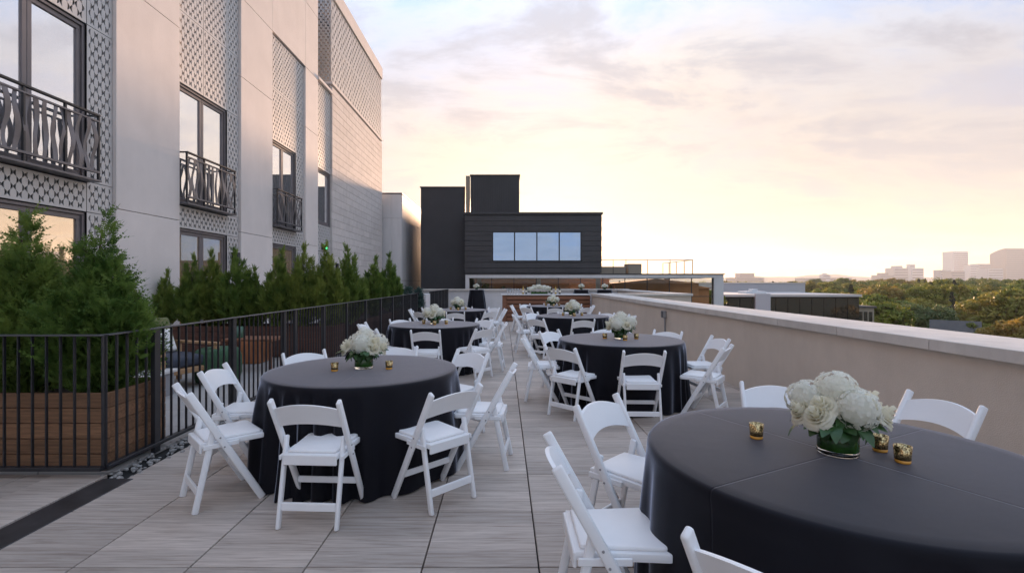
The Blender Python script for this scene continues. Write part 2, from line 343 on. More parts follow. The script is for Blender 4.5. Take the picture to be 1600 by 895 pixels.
def boxes_bm(boxes, bevel=0.0, seg=1):
    bm = bmesh.new()
    for (x0, x1, y0, y1, z0, z1) in boxes:
        vs_ = [bm.verts.new(p) for p in ((x0, y0, z0), (x1, y0, z0), (x1, y1, z0), (x0, y1, z0), (x0, y0, z1), (x1, y0, z1), (x1, y1, z1), (x0, y1, z1))]
        for f in ((3, 2, 1, 0), (4, 5, 6, 7), (0, 1, 5, 4), (1, 2, 6, 5), (2, 3, 7, 6), (3, 0, 4, 7)): bm.faces.new([vs_[i] for i in f])
    if bevel: bmesh.ops.bevel(bm, geom=list(bm.edges), offset=bevel, segments=seg, affect='EDGES', profile=0.5)
    return bm
def box(name, b, mat, parent=None, bevel=0.0, seg=1, smooth=False):
    return link(name, bm_mesh(name, boxes_bm([b], bevel, seg), mat, smooth), parent)
def boxes(name, bs, mat, parent=None, bevel=0.0):
    return link(name, bm_mesh(name, boxes_bm(bs, bevel), mat), parent)
def lathe(name, prof, mat, n=24, smooth=True, close=False):
    vs_ = []; fs = []
    for (r, z) in prof:
        for k in range(n): a = 2 * math.pi * k / n; vs_.append((r * math.cos(a), r * math.sin(a), z))
    for i in range(len(prof) - 1):
        for k in range(n): fs.append((i * n + k, i * n + (k + 1) % n, (i + 1) * n + (k + 1) % n, (i + 1) * n + k))
    if close:
        fs.append(tuple(reversed(range(n)))); fs.append(tuple(range((len(prof) - 1) * n, len(prof) * n)))
    return mesh(name, vs_, fs, mat, smooth)
def bar_bm(p0, p1, wx, d, bevel=0.006, side=Vector((1, 0, 0)), seg=2):
    "rectangular bar from p0 to p1, width wx along side, depth d across"
    p0 = Vector(p0); p1 = Vector(p1); ax = (p1 - p0); ln = ax.length; ax.normalize(); s = side.normalized(); t = ax.cross(s).normalized()
    bm = boxes_bm([(-wx / 2, wx / 2, -d / 2, d / 2, 0, ln)], bevel, seg)
    M = Matrix((s, t, ax)).transposed().to_4x4(); M.translation = p0
    bm.transform(M); return bm
def empty(name, loc=(0, 0, 0), rz=0, sc_=1.0):
    o = bpy.data.objects.new(name, None); COL.objects.link(o); o.location = loc; o.rotation_euler = (0, 0, rz); o.scale = (sc_,) * 3; o.empty_display_size = 0.1
    return o
def tag(o, label, cat, group=None):
    o['label'] = label; o['category'] = cat
    if group: o['group'] = group
    return o
def struct(o): o['kind'] = 'structure'; return o
def stuff(o): o['kind'] = 'stuff'; return o
def copy_tree(o, parent=None):
    c = o.copy(); COL.objects.link(c); c.parent = parent
    for ch in list(o.children): copy_tree(ch, c)
    return c

# ================================================================== SETTING
GZ = -11.0
gm = mesh('ground', [(-4000, -4000, GZ), (4000, -4000, GZ), (4000, 5000, GZ), (-4000, 5000, GZ)], [(0, 1, 2, 3)], 'grass')
struct(link('ground', gm))

# terrace floor: dark slab with raised pavers
PX, PY, PP = 0.184, 2.53, 0.609
floor = boxes('terrace_floor', [(-3.02, 3.36, -4, 17.9, -0.30, -0.035), (-3.02, 6.5, 17.9, 27.0, -0.30, -0.035), (-12, -3.02, -4, 27.0, -0.30, -0.0355)], 'slab')
struct(floor)
pav_me = bm_mesh('paver', boxes_bm([(-0.3005, 0.3005, -0.3005, 0.3005, -0.03, 0.0)], 0.003), 'paver')
cells = []
for i in range(-5, 11):
    for j in range(-9, 41):
        cx = PX + (i + 0.5) * PP; cy = PY + (j + 0.5) * PP
        if cx + 0.3 > 3.36 and cy < 18.2: continue
        if cx > 6.3 or cy > 26.8: continue
        if cx - 0.3 < -2.87: continue
        vis = cy > 1.2 and abs(cx) < 1.07 * cy + 0.4
        cells.append((not vis, cy, cx))
cells.sort()
for (nv, cy, cx) in cells[:300]: link('paver', pav_me, floor, (cx, cy, 0))
rest = cells[300:]
restb = boxes_bm([(cx - 0.3005, cx + 0.3005, cy - 0.3005, cy + 0.3005, -0.03, 0.0) for (nv, cy, cx) in rest])
stuff(link('paver_field', bm_mesh('paver_field', restb, 'paver'), floor))
# narrow cut pavers against the right-hand wall
cut = bm_mesh('paver', boxes_bm([(-0.055, 0.055, -0.3005, 0.3005, -0.03, 0.0)], 0.003), 'paver')
for j in range(-2, 25):
    cy = PY + (j + 0.5) * PP
    if cy < 17.7: link('paver', cut, floor, (PX + 5 * PP + 0.061, cy, 0))
# pavers left of the metal strip, in front of the railing
for j in range(-4, 2):
    for i in range(6):
        cy = PY + (j + 0.5) * PP; cx = -3.06 - (i + 0.5) * PP
        link('paver', pav_me, floor, (cx, cy, 0))
# lounge tiles behind the railing
lt = bm_mesh('lounge_tile', boxes_bm([(-0.298, 0.298, -0.298, 0.298, -0.03, 0.0)], 0.003), 'lounge_tile')
for j in range(0, 24):
    for i in range(6):
        cy = 4.1 + j * 0.604; cx = -3.36 - (i + 0.0) * 0.604
        if cy < 3.95: continue
        link('lounge_tile', lt, floor, (cx, cy, 0))
# metal drain strip and gravel
struct(box('metal_strip', (-3.03, -2.80, -3, 3.66, -0.03, 0.004), 'metal_strip', None, 0.003))
gv = []
ico = bmesh.new(); bmesh.ops.create_icosphere(ico, subdivisions=1, radius=1.0)
iv = np.array([v.co[:] for v in ico.verts]); ifc = [tuple(v.index for v in f.verts) for f in ico.faces]; ico.free()
V = []; Fc = []
for k in range(1500):
    yy = 3.68 + 14.3 * (k / 1500) ** 1.0; xx = -2.93 + rng.uniform(-0.17, 0.115)
    s = rng.uniform(0.010, 0.027) * np.array([1, rng.uniform(0.6, 1.1), rng.uniform(0.5, 0.8)])
    a = rng.uniform(0, 6.28); pts = iv * (1 + rng.uniform(-0.25, 0.25, (len(iv), 1))) * s
    pts = np.stack([pts[:, 0] * math.cos(a) - pts[:, 1] * math.sin(a), pts[:, 0] * math.sin(a) + pts[:, 1] * math.cos(a), pts[:, 2]], 1) + np.array([xx, yy, -0.015 + rng.uniform(0, 0.02)])
    base = len(V); V.extend(pts.tolist()); Fc.extend([tuple(i + base for i in f) for f in ifc])
g_o = stuff(link('gravel', mesh('gravel', V, Fc, 'gravel')))

# right parapet with coping stones
def wall_thing(name, boxes_, label, mat='stucco'):
    e = empty(name, (0, 0, 0)); tag(e, label, 'wall')
    boxes('wall', boxes_, mat, e); return e
par = wall_thing('parapet_wall', [(3.316, 3.95, -4, 18.3, -0.3, 0.963)], 'long beige stucco parapet with pale coping along the right side')
cop = bm_mesh('coping_stone', boxes_bm([(3.27, 4.0, -0.511, 0.511, 0.965, 1.052)], 0.004), 'coping')
for k in range(22): link('coping_stone', cop, par, (0, 5.27 + 1.03 * (k - 8), 0) if 5.27 + 1.03 * (k - 8) < 17.6 else (0, 17.63, 0)) if 5.27 + 1.03 * (k - 8) < 17.7 else None
par2 = wall_thing('parapet_wall', [(6.32, 6.9, 18.3, 26.7, -0.3, 0.963), (3.95, 6.9, 17.8, 18.3, -0.3, 0.963)], 'far right parapet stretch behind the bar, pale coping')
for k in range(9): box('coping_stone', (6.27, 6.95, 17.75 + k * 1.0, 18.742 + k * 1.0, 0.965, 1.052), 'coping', par2, 0.004)
for k in range(2): box('coping_stone', (4.004 + k * 1.13, 5.13 + k * 1.13, 17.75, 18.4, 0.966, 1.051), 'coping', par2, 0.004)
par3 = wall_thing('parapet_wall', [(-4.6, 6.9, 26.8, 27.2, -0.3, 0.98)], 'low white back wall behind the bar, under the glazed band', 'white_panel')
for k in range(11): box('coping_stone', (-4.6 + k * 1.05, -3.556 + k * 1.05, 26.7, 27.25, 0.982, 1.09), 'coping', par3, 0.004)
# wall box
wb = empty('junction_box', (3.316, 9.9, 0.82)); tag(wb, 'small grey electrical box on the parapet wall with conduit below', 'electrical box')
box('cover', (-0.07, -0.002, -0.06, 0.06, -0.07, 0.08), 'box_grey', wb, 0.006)
box('lid', (-0.085, -0.071, -0.05, 0.05, -0.06, 0.07), 'rail_cap', wb, 0.004)
box('conduit', (-0.03, -0.004, -0.012, 0.012, -0.82, -0.072), 'box_grey', wb)

# ------------------------------------------------------------------ railing
def railing(name, label, runs, posts, rail_z=1.088):
    e = empty(name); tag(e, label, 'railing')
    pk = {}
    for (a, b) in runs:
        a = Vector(a); b = Vector(b); d = b - a; ln = d.length; alongx = abs(d.x) > abs(d.y)
        key = alongx
        if key not in pk:
            pk[key] = bm_mesh('picket', boxes_bm([(-0.009, 0.009, -0.005, 0.005, 0.085, rail_z - 0.012)] if not alongx else [(-0.005, 0.005, -0.009, 0.009, 0.085, rail_z - 0.012)]), 'black_metal')
        w_ = 0.025
        lo = Vector((min(a.x, b.x), min(a.y, b.y))); hi = Vector((max(a.x, b.x), max(a.y, b.y)))
        if alongx: t = (lo.x, hi.x, a.y - w_, a.y + w_)
        else: t = (a.x - w_, a.x + w_, lo.y, hi.y)
        box('top_rail', (*t, rail_z - 0.012, rail_z), 'rail_cap', e, 0.002)
        box('bottom_rail', (*t, 0.055, 0.085), 'black_metal', e, 0.003)
        n = int(ln / 0.104)
        for k in range(n + 1):
            p = a + d * (k / n)
            link('picket', pk[key], e, (p.x, p.y, 0))
    pm = bm_mesh('post', boxes_bm([(-0.02, 0.02, -0.035, 0.035, 0.0, rail_z - 0.0125)], 0.003), 'black_metal')
    for (x, y) in posts: link('post', pm, e, (x, y, 0))
    return e
FX = -3.05
railing('railing', 'black metal picket railing beside the left row of tables', [((FX, 3.71), (FX, 18.2)), ((-7.0, 3.68), (FX + 0.0, 3.68))],
        [(FX, y) for y in (4.24, 5.46, 6.72, 7.07, 8.2, 9.4, 10.7, 12.0, 13.3, 14.6, 15.8, 17.0, 18.2)])
railing('railing', 'short far stretch of black railing before the back wall', [((FX, 20.0), (FX, 26.6))], [(FX, y) for y in (20.0, 21.2, 22.4, 23.6, 24.8, 26.0)])
pier = box('wall_pier', (-3.25, -2.98, 18.6, 19.6, -0.1, 1.0), 'white_panel', None, 0.01); tag(pier, 'short white wall pier between the two black railings', 'pier')

# ------------------------------------------------------------------ left building
bld = empty('hotel_building', (-7, 12, 0)); tag(bld, 'tall pale building with patterned metal screens and narrow balconies on the left', 'building')
def BX(name, b, mat, bevel=0.0, parent=None):
    "box given in world coordinates, parented to the building"
    x0, x1, y0, y1, z0, z1 = b
    o = box(name, (x0 + 7, x1 + 7, y0 - 12, y1 - 12, z0, z1), mat, parent or bld, bevel); return o
XF = -7.0
ROOF = 13.76
BX('core_wall', (-16, -7.22, -12, 18.24, -0.5, ROOF - 0.3), 'core_dark')
BX('core_wall', (-16, -7.23, 18.24, 19.76, -0.5, 9.1), 'core_dark')
BX('core_wall', (-16, -7.08, 19.76, 27.86, -0.5, 9.6), 'mortar')
# cladding panels: pilasters, split at the joints
zj = [-0.3, 2.81, 6.96, 9.08, 11.4, ROOF]
def pil(y0, y1, zs=zj, splits=1):
    for a, b in zip(zs[:-1], zs[1:]):
        BX('cladding_panel', (-7.21, XF, y0 + 0.004, y1 - 0.004, a + 0.006, b - 0.006), 'cladding', 0.004)
pil(8.74, 10.46); pil(12.90, 14.66); pil(17.10, 18.25); pil(4.3, 6.26); pil(0.0, 2.06); pil(-12, -2.2)
for (y0, y1) in ((2.06, 4.3), (6.26, 8.74), (10.46, 12.90), (14.66, 17.10)):
    for a, b in ((9.08, 11.4), (11.4, ROOF)):
        BX('cladding_panel', (-7.21, XF + 0.0, y0 + 0.004, y1 - 0.004, a + 0.012, b - 0.006), 'cladding', 0.004)
BX('cladding_panel', (-7.6, XF + 0.04, 18.26, 19.72, 9.12, 9.24), 'cladding', 0.01)      # ledge above the narrow bay
# block wall
bm_full = bm_mesh('block', boxes_bm([(-7.10, -7.0, -0.446, 0.446, -0.146, 0.146)], 0.006), 'block')
bm_half = bm_mesh('block', boxes_bm([(-7.10, -7.0, -0.221, 0.221, -0.146, 0.146)], 0.006), 'block')
nrow = 31
for r in range(nrow):
    z = 0.30 + r * 0.30
    if z > 9.6: break
    y = 19.77; k = 0
    while y < 27.8:
        half = (k == 0 and r % 2 == 1) or y + 0.9 > 27.9
        wd = 0.45 if half else 0.90
        o = link('block', bm_half if half else bm_full, bld, (7, y + wd / 2 - 12, z)); y += wd; k += 1

# patterned screen: real cut-outs bounded by two waving edges
def screen_geo(wd, ht, pw=0.172, ph=0.235, rows=12, edge=0.035):
    "returns quads (n,4,3) in (u->y, v->z), front at x=0, cut walls going to x=-0.03"
    nx = max(1, round((wd - 2 * edge) / pw)); nz = max(1, round((ht - 2 * edge) / ph))
    pw = (wd - 2 * edge) / nx; ph = (ht - 2 * edge) / nz
    v = np.linspace(0, 1, rows + 1)
    A = 0.14; T = 0.125
    Q = []
    per = []
    for c, sgn in ((0.25, 1), (0.75, -1)):
        mid = c + sgn * A * np.sin(2 * np.pi * v)
        t = T * np.abs(np.sin(2 * np.pi * v)) ** 0.75 + 0.004
        # crescents: the outer edge bulges more than the inner one
        per.append((mid - t * 0.9, mid + t * 0.9))
    bounds = [np.zeros_like(v), per[0][0], per[0][1], per[1][0], per[1][1], np.ones_like(v)]
    for i in range(rows):
        for (l, r_) in ((0, 1), (2, 3), (4, 5)):
            Q.append([(0, bounds[l][i], v[i]), (0, bounds[r_][i], v[i]), (0, bounds[r_][i + 1], v[i + 1]), (0, bounds[l][i + 1], v[i + 1])])
        for l in (1, 2, 3, 4):
            b = bounds[l]
            Q.append([(0, b[i], v[i]), (-0.02, b[i], v[i]), (-0.02, b[i + 1], v[i + 1]), (0, b[i + 1], v[i + 1])])
    Q = np.array(Q); Q[:, :, 1] *= pw; Q[:, :, 2] *= ph
    offs = np.array([(0, edge + i * pw, edge + j * ph) for i in range(nx) for j in range(nz)])
    allq = (Q[None] + offs[:, None, None, :]).reshape(-1, 4, 3)
    fr = [[(0, 0, 0), (0, wd, 0), (0, wd, edge), (0, 0, edge)], [(0, 0, ht - edge), (0, wd, ht - edge), (0, wd, ht), (0, 0, ht)],
          [(0, 0, edge), (0, edge, edge), (0, edge, ht - edge), (0, 0, ht - edge)], [(0, wd - edge, edge), (0, wd, edge), (0, wd, ht - edge), (0, wd - edge, ht - edge)],
          [(0, 0, 0), (-0.02, 0, 0), (-0.02, wd, 0), (0, wd, 0)], [(0, 0, ht), (0, wd, ht), (-0.02, wd, ht), (-0.02, 0, ht)]]
    return np.concatenate([allq, np.array(fr, float)])
def screen(y0, y1, z0, z1, x=-7.07, rows=12, gap=0.006, pw=0.172, ph=0.235):
    q = screen_geo(y1 - y0 - 2 * gap, z1 - z0 - 2 * gap, rows=rows, pw=pw, ph=ph)
    me = quads_mesh('screen_panel', q, 'screen')
    return link('screen_panel', me, bld, (x + 7, y0 + gap - 12, z0 + gap))
PZ = [5.85, 7.43, 9.06]
def window(y0, y1, z0, z1, pane, leaves=2, x=-7.15, fw=0.075, low=False):
    e = bpy.data.objects.new('window', None); COL.objects.link(e); e.parent = bld; e.location = (x + 7, y0 - 12, z0)
    wd = y1 - y0; ht = z1 - z0
    fr = [(-0.06, 0.05, 0, wd, ht - 0.05, ht), (-0.06, 0.05, 0, wd, 0, 0.05), (-0.06, 0.05, 0, 0.05, 0.05, ht - 0.05), (-0.06, 0.05, wd - 0.05, wd, 0.05, ht - 0.05)]
    lw = (wd - 0.1) / leaves
    boxes('frame', fr, 'window_frame', e, 0.004)
    for k in range(leaves):
        a = 0.052 + k * lw; b = a + lw - 0.004
        boxes('sash', [(-0.045, 0.02, a, b, 0.052, 0.052 + fw + 0.03), (-0.045, 0.02, a, b, ht - 0.052 - fw, ht - 0.052), (-0.045, 0.02, a, a + fw, 0.082 + fw, ht - 0.052 - fw), (-0.045, 0.02, b - fw, b, 0.082 + fw, ht - 0.052 - fw)], 'window_frame', e, 0.005)
        box('pane', (-0.02, -0.008, a + fw, b - fw, 0.08 + fw, ht - 0.05 - fw), pane, e)
    return e
def balcony(y0, y1, z0=3.19, z1=4.32, nb=22):
    e = bpy.data.objects.new('balcony', None); COL.objects.link(e); e.parent = bld; e.location = (0.0, y0 - 12, z0)
    wd = y1 - y0; h = z1 - z0; X = 0.12
    box('handrail', (X - 0.03, X + 0.03, 0, wd, h - 0.035, h), 'black_metal', e, 0.004)
    box('upper_rail', (X - 0.02, X + 0.02, 0.0, wd, h - 0.135, h - 0.105), 'balcony_metal', e, 0.003)
    box('lower_rail', (X - 0.025, X + 0.025, 0.0, wd, 0.13, 0.17), 'balcony_metal', e, 0.004)
    box('base_plate', (-0.12, X + 0.04, -0.01, wd + 0.01, -0.015, 0.02), 'balcony_metal', e, 0.004)
    for yy in (0.015, wd * 0.33, wd * 0.67, wd - 0.015):
        box('post', (X - 0.018, X + 0.018, yy - 0.015, yy + 0.015, 0.02, h - 0.036), 'black_metal', e)
    for yy in (0.012, wd - 0.012):
        box('return_rail', (-0.14, X - 0.02, yy - 0.012, yy + 0.012, h - 0.034, h - 0.004), 'black_metal', e)
    for k in range(nb):
        yy = wd * (k + 0.7) / (nb + 0.4); ph = k * 1.9; amp = 0.030
        n = 14; vs_ = []; fs = []
        for i in range(n + 1):
            t = i / n; z = 0.17 + (h - 0.305) * t; c = yy + amp * math.sin(t * 2 * math.pi * 1.05 + ph); hw = 0.036 + 0.008 * math.sin(t * 5 + ph)
            xb = X + 0.015 * math.sin(t * 6.28 + ph * 0.7)
            vs_ += [(xb - 0.004, c - hw, z), (xb + 0.004, c - hw, z), (xb + 0.004, c + hw, z), (xb - 0.004, c + hw, z)]
        for i in range(n):
            for a in range(4): b = (a + 1) % 4; fs.append((i * 4 + a, i * 4 + b, i * 4 + 4 + b, i * 4 + 4 + a))
        link('baluster', mesh('baluster', vs_, fs, 'balcony_metal', False), e)
    return e
for (y0, y1, yw, rows) in ((2.06, 4.3, 3.76, 12), (6.26, 8.74, 8.2, 12), (10.46, 12.90, 12.36, 10), (14.66, 17.10, 16.45, 8)):
    window(y0 + 0.01, yw, 3.19, 5.84, 'pane')
    window(y0 + 0.01, yw, 0.0, 2.66, 'pane_low')
    balcony(y0 + 0.03, yw + 0.03, nb=13)
    screen(y0, yw, 2.67, 3.16, rows=rows)                      # band between the floors
    zs = [0.0, 2.67, 3.19, 5.85]
    for a, b in zip(zs[:-1], zs[1:]): screen(yw, y1, a, b, rows=rows)
    ys = [y0, y0 + (yw - y0) * 0.49, yw, y1]
    for c, d in zip(ys[:-1], ys[1:]):
        for a, b in zip(PZ[:-1], PZ[1:]): screen(c, d, a, b, rows=rows)
window(18.27, 19.74, 3.70, 5.84, 'pane', 1)
BX('curtain', (-7.213, -7.205, 18.4, 19.6, 3.8, 5.3), 'curtain_green')
screen(18.27, 19.74, 2.67, 3.69, rows=8); screen(18.27, 19.74, 5.85, 7.43, rows=8); screen(18.27, 19.74, 7.43, 9.1, rows=8); screen(18.27, 19.74, 0.0, 2.66, rows=8)
# penthouse with big screen
BX('penthouse_wall', (-16, -7.9, 19.80, 27.80, 9.7, 13.2), 'core_dark')
BX('fascia', (-16, -6.98, 19.75, 27.9, 13.12, ROOF), 'cladding', 0.01)
BX('ledge', (-16, -6.99, 19.75, 27.9, 9.56, 9.68), 'cladding', 0.006)
for k in range(6):
    c = 19.78 + k * 1.35
    for a, b in ((9.69, 11.4), (11.4, 13.11)): screen(c, c + 1.34, a, b, -7.05, 10, pw=0.33, ph=0.42)
for k in range(2):       # the end face towards the camera
    q = screen_geo(1.0, 3.4, rows=8); q = q[:, :, [1, 0, 2]]; q[:, :, 1] *= -1
    link('screen_panel', quads_mesh('screen_panel', q, 'screen'), bld, (-2.05 + k * 1.01, 19.74 - 12, 9.70))
def small(name, b, mat, label, cat):
    cx = (b[0] + b[1]) / 2; cy = (b[2] + b[3]) / 2
    e = empty(name, (cx, cy, b[4])); tag(e, label, cat)
    box('housing', (b[0] - cx, b[1] - cx, b[2] - cy, b[3] - cy, 0, b[5] - b[4]), mat, e, 0.008)
    return e
e = small('exit_sign', (-7.07, -6.97, 18.75, 19.15, 2.74, 2.95), 'black_metal', 'small green lit sign on the wall of the narrow bay', 'sign')
box('lit_face', (0.052, 0.056, -0.18, 0.18, 0.02, 0.19), 'exit_green', e)
for (yy, lb) in ((12.62, 'dark wall lamp beside the second lower window'), (20.2, 'dark wall lamp low on the block wall')):
    e = small('wall_lamp', (-7.06, -6.9, yy - 0.07, yy + 0.07, 1.95, 2.25), 'black_metal', lb, 'lamp')
    box('bracket', (-0.1, -0.07, -0.03, 0.03, 0.05, 0.15), 'black_metal', e)

# ------------------------------------------------------------------ white wing, black building, pavilion
wing = empty('white_wing', (-6.5, 30, 0)); tag(wing, 'white panelled wing between the pale building and the black one', 'building')
def WB(name, b, mat, par_, bevel=0.0):
    l = par_.location; return box(name, (b[0] - l.x, b[1] - l.x, b[2] - l.y, b[3] - l.y, b[4] - l.z, b[5] - l.z), mat, par_, bevel)
WB('core_wall', (-9, -6.04, 28.4, 38, -1, 6.55), 'core_dark', wing)
for a, b in ((-1, 1.55), (1.565, 5.2), (5.215, 6.6)):
    WB('panel', (-9, -6.55, 28.3, 28.39, a, b), 'white_panel', wing); WB('panel', (-6.54, -5.99, 28.3, 28.39, a, b), 'white_panel', wing)
    for k in range(3): WB('panel', (-6.03, -5.96, 28.4 + k * 3.0, 31.385 + k * 3.0, a, b), 'white_panel', wing)
WB('roof_cap', (-9, -5.93, 28.27, 38, 6.61, 6.68), 'rail_cap', wing)

blk = empty('black_building', (1.6, 28, 0)); tag(blk, 'charcoal clad building with a four-pane window and rooftop tower', 'building')
WB('stair_block', (-4.95, -2.3, 28.9, 54, -1.0, 7.10), 'charcoal2', blk)  # unseen rear part lengthened to keep sun off the white wing
WB('roof_cap', (-5.0, -2.3, 28.86, 54.05, 7.101, 7.16), 'charcoal', blk)
WB('core_wall', (-2.2, 5.62, 28.16, 36, 1.95, 5.40), 'charcoal2', blk)
WX0, WX1, WZ0, WZ1 = at(769, 0, 28).x, at(909, 0, 28).x, at(0, 408.5, 28).z, at(0, 361.5, 28).z
z = 1.98; k = 0
while z < 5.36:
    hh = 0.30; z2 = min(z + hh, 5.37)
    segs = [(-2.24, 5.66)]
    if z2 > WZ0 and z < WZ1: segs = [(-2.24, WX0), (WX1, 5.66)]
    if z < WZ0 - 0.01 and z2 > WZ0: z2 = WZ0; segs = [(-2.24, 5.66)]
    if z < WZ1 - 0.01 and z2 > WZ1: z2 = WZ1
    if z >= WZ1 - 0.01: segs = [(-2.24, 5.66)]
    for (a, b) in segs:
        d = 0.012 * (k % 2)
        WB('cladding_board', (a, b, 28.02 - d, 28.15, z + 0.006, z2 - 0.006), 'charcoal', blk, 0.004)
    for yy in range(3):
        WB('cladding_board', (5.63, 5.70 + 0.01 * (k % 2), 28.17 + yy * 2.6, 30.75 + yy * 2.6, z + 0.006, z2 - 0.006), 'charcoal', blk)
    z = max(z2, z + 0.02); k += 1
WB('roof_cap', (-2.3, 5.74, 27.95, 36, 5.38, 5.50), 'charcoal', blk, 0.01)
wn_ = bpy.data.objects.new('window', None); COL.objects.link(wn_); wn_.parent = blk; wn_.location = (WX0 - 1.6, 28.02 - 28, WZ0)
ww, wh = WX1 - WX0, WZ1 - WZ0
boxes('frame', [(0, ww, -0.03, 0.13, 0, 0.06), (0, ww, -0.03, 0.13, wh - 0.06, wh), (0, 0.06, -0.03, 0.13, 0.06, wh - 0.06), (ww - 0.06, ww, -0.03, 0.13, 0.06, wh - 0.06)] + [(ww * i / 4 - 0.03, ww * i / 4 + 0.03, -0.02, 0.13, 0.06, wh - 0.06) for i in (1, 2, 3)], 'black_metal', wn_)
for i in range(4): box('pane', (ww * i / 4 + 0.035, ww * (i + 1) / 4 - 0.035, 0.05, 0.07, 0.06, wh - 0.06), 'pane_black', wn_)
# ribbed rooftop tower
tx0, tx1 = at(735, 0, 28.6).x, at(812, 0, 28.6).x
WB('tower', (tx0 + 0.03, tx1 - 0.02, 28.62, 31.6, 5.45, 7.72), 'charcoal2', blk)
n = 22
for i in range(n):
    a = tx0 + (tx1 - tx0) * i / n
    WB('rib', (a + 0.01, a + (tx1 - tx0) / n - 0.025, 28.56, 28.619, 5.51, 7.74), 'charcoal', blk)
WB('tower_cap', (tx0 - 0.03, tx1 + 0.03, 28.52, 31.7, 7.742, 7.80), 'charcoal', blk)
WB('flue', (tx0 - 0.28, tx0 - 0.05, 28.7, 29.0, 5.45, 7.76), 'beige_wall', blk)

pav = empty('glazed_pavilion', (4, 28, 0)); tag(pav, 'low pavilion with a long band of glass in a white frame', 'building')
PR = 12.62
WB('fascia', (-2.2, PR, 27.75, 37, 1.70, 1.90), 'white_panel', pav, 0.006)
WB('roof_cap', (-2.25, PR + 0.05, 27.70, 37.05, 1.905, 1.95), 'black_metal', pav)
WB('end_post', (PR - 0.55, PR, 27.76, 28.1, -11, 1.695), 'white_panel', pav, 0.006)
WB('end_post', (-2.2, -1.98, 27.76, 28.1, -1, 1.695), 'white_panel', pav, 0.006)
WB('lower_wall', (-2.2, PR - 0.56, 27.9, 37, -11, -1.4), 'white_panel', pav)
i = 0; x = -1.97
while x < PR - 0.6:
    x2 = min(x + 1.28, PR - 0.56)
    for (a, b) in ((-1.39, 0.62), (0.66, 1.695)):
        WB('pane', (x + 0.02, x2 - 0.02, 27.9, 27.915, a, b), 'pav_glass', pav)
    WB('mullion', (x2 - 0.018, x2 + 0.018, 27.87, 27.94, -1.39, 1.695), 'black_metal', pav)
    x = x2
WB('transom', (-1.97, PR - 0.56, 27.88, 27.93, 0.622, 0.658), 'black_metal', pav)
for xx in (-2.0, 2.5, 7, 12.2): WB('column', (xx, xx + 0.3, 36.5, 36.8, -1.4, 1.70), 'white_panel', pav)
# roof-deck glass guard on the pavilion
gr_ = empty('roof_guard', (8, 31, 1.95)); tag(gr_, 'thin metal and glass guard rail on the pavilion roof', 'railing')
g0, g1 = 5.9, at(1083, 0, 31).x
WB('top_rail', (g0, g1, 30.98, 31.02, 2.86, 2.90), 'black_metal', gr_)
for px in (958, 978, 1012, 1047, 1082):
    gx = at(px, 0, 31).x
    WB('post', (gx - 0.02, gx + 0.02, 30.985, 31.015, 1.951, 2.86), 'black_metal', gr_)
WB('side_rail', (g1 - 0.03, g1 + 0.01, 31.02, 36.9, 2.86, 2.90), 'black_metal', gr_)
for yy in (32.5, 34, 35.5, 36.85): WB('post', (g1 - 0.03, g1 + 0.01, yy - 0.02, yy + 0.02, 1.951, 2.86), 'black_metal', gr_)
rb = empty('roof_unit', (9, 34.5, 1.95)); tag(rb, 'tan rooftop plant boxes behind the guard rail', 'roof unit')
WB('unit', (6.6, 8.6, 34, 35.5, 1.951, 2.55), 'beige_wall', rb, 0.02); WB('unit', (8.75, 9.7, 34, 35.2, 1.951, 2.75), 'beige_wall', rb, 0.02)

# ================================================================== TABLES AND CHAIRS
TR = 0.772; TZ = 0.765
def cloth_mesh(seed, r=TR, z=TZ, flare=0.04, hem=0.012, nf=20, fold=0.05):
    rg = np.random.default_rng(seed); n = 192
    th = np.linspace(0, 2 * np.pi, n, endpoint=False)
    w1 = np.zeros(n)
    ph = th + 0.22 * np.sin(2 * th + rg.uniform(0, 6)) + 0.16 * np.sin(3 * th + rg.uniform(0, 6))
    w1 = np.sign(np.cos(nf * ph + 1.0)) * np.abs(np.cos(nf * ph + 1.0)) ** 0.8 + 0.45 * np.cos((nf * 2 - 3) * ph + rg.uniform(0, 6)) * (0.6 + 0.4 * np.sin(2 * th))
    amp = fold * (0.75 + 0.35 * np.sin(2 * th + rg.uniform(0, 6)))
    prof = [(0.0, z), (0.25 * r, z), (0.5 * r, z), (0.75 * r, z), (0.9 * r, z), (r - 0.02, z - 0.0005), (r - 0.006, z - 0.004), (r + 0.001, z - 0.014), (r + 0.004, z - 0.035)]
    V = []; Fc = []
    rows_ = 0
    for (rr, zz) in prof:
        t = 0
        V += [(rr * math.cos(a), rr * math.sin(a), zz) for a in th]; rows_ += 1
    m = 16
    for k in range(1, m + 1):
        t = k / m; zz = (z - 0.035) * (1 - t) + hem * t
        g = t ** 0.45
        rr = r + 0.004 + flare * t + amp * w1 * g + 0.012 * g * np.sin(5 * th + 4 * t)
        V += [(rr[i] * math.cos(th[i]), rr[i] * math.sin(th[i]), zz + (0.006 * math.sin(7 * th[i]) if k == m else 0)) for i in range(n)]; rows_ += 1
    for j in range(rows_ - 1):
        for i in range(n):
            i2 = (i + 1) % n
            Fc.append((j * n + i, (j + 1) * n + i, (j + 1) * n + i2, j * n + i2))
    me = mesh('tablecloth', V, Fc, 'cloth_black', True)
    return me
cloths = [cloth_mesh(s) for s in (1, 2, 3)]
TABLES = {
 'L1': (-1.17, 4.05, 'left table nearest the camera'),
 'L2': (-1.18, 8.28, 'middle table of the left row'),
 'L3': (-1.18, 12.5, 'farthest table of the left row'),
 'R1': (1.415, 2.05, 'big foreground table at right'),
 'R2': (1.475, 6.13, 'second right-row table'),
 'R3': (1.46, 10.3, 'third right-row table'),
 'R4': (1.46, 14.5, 'last right-row table'),
}
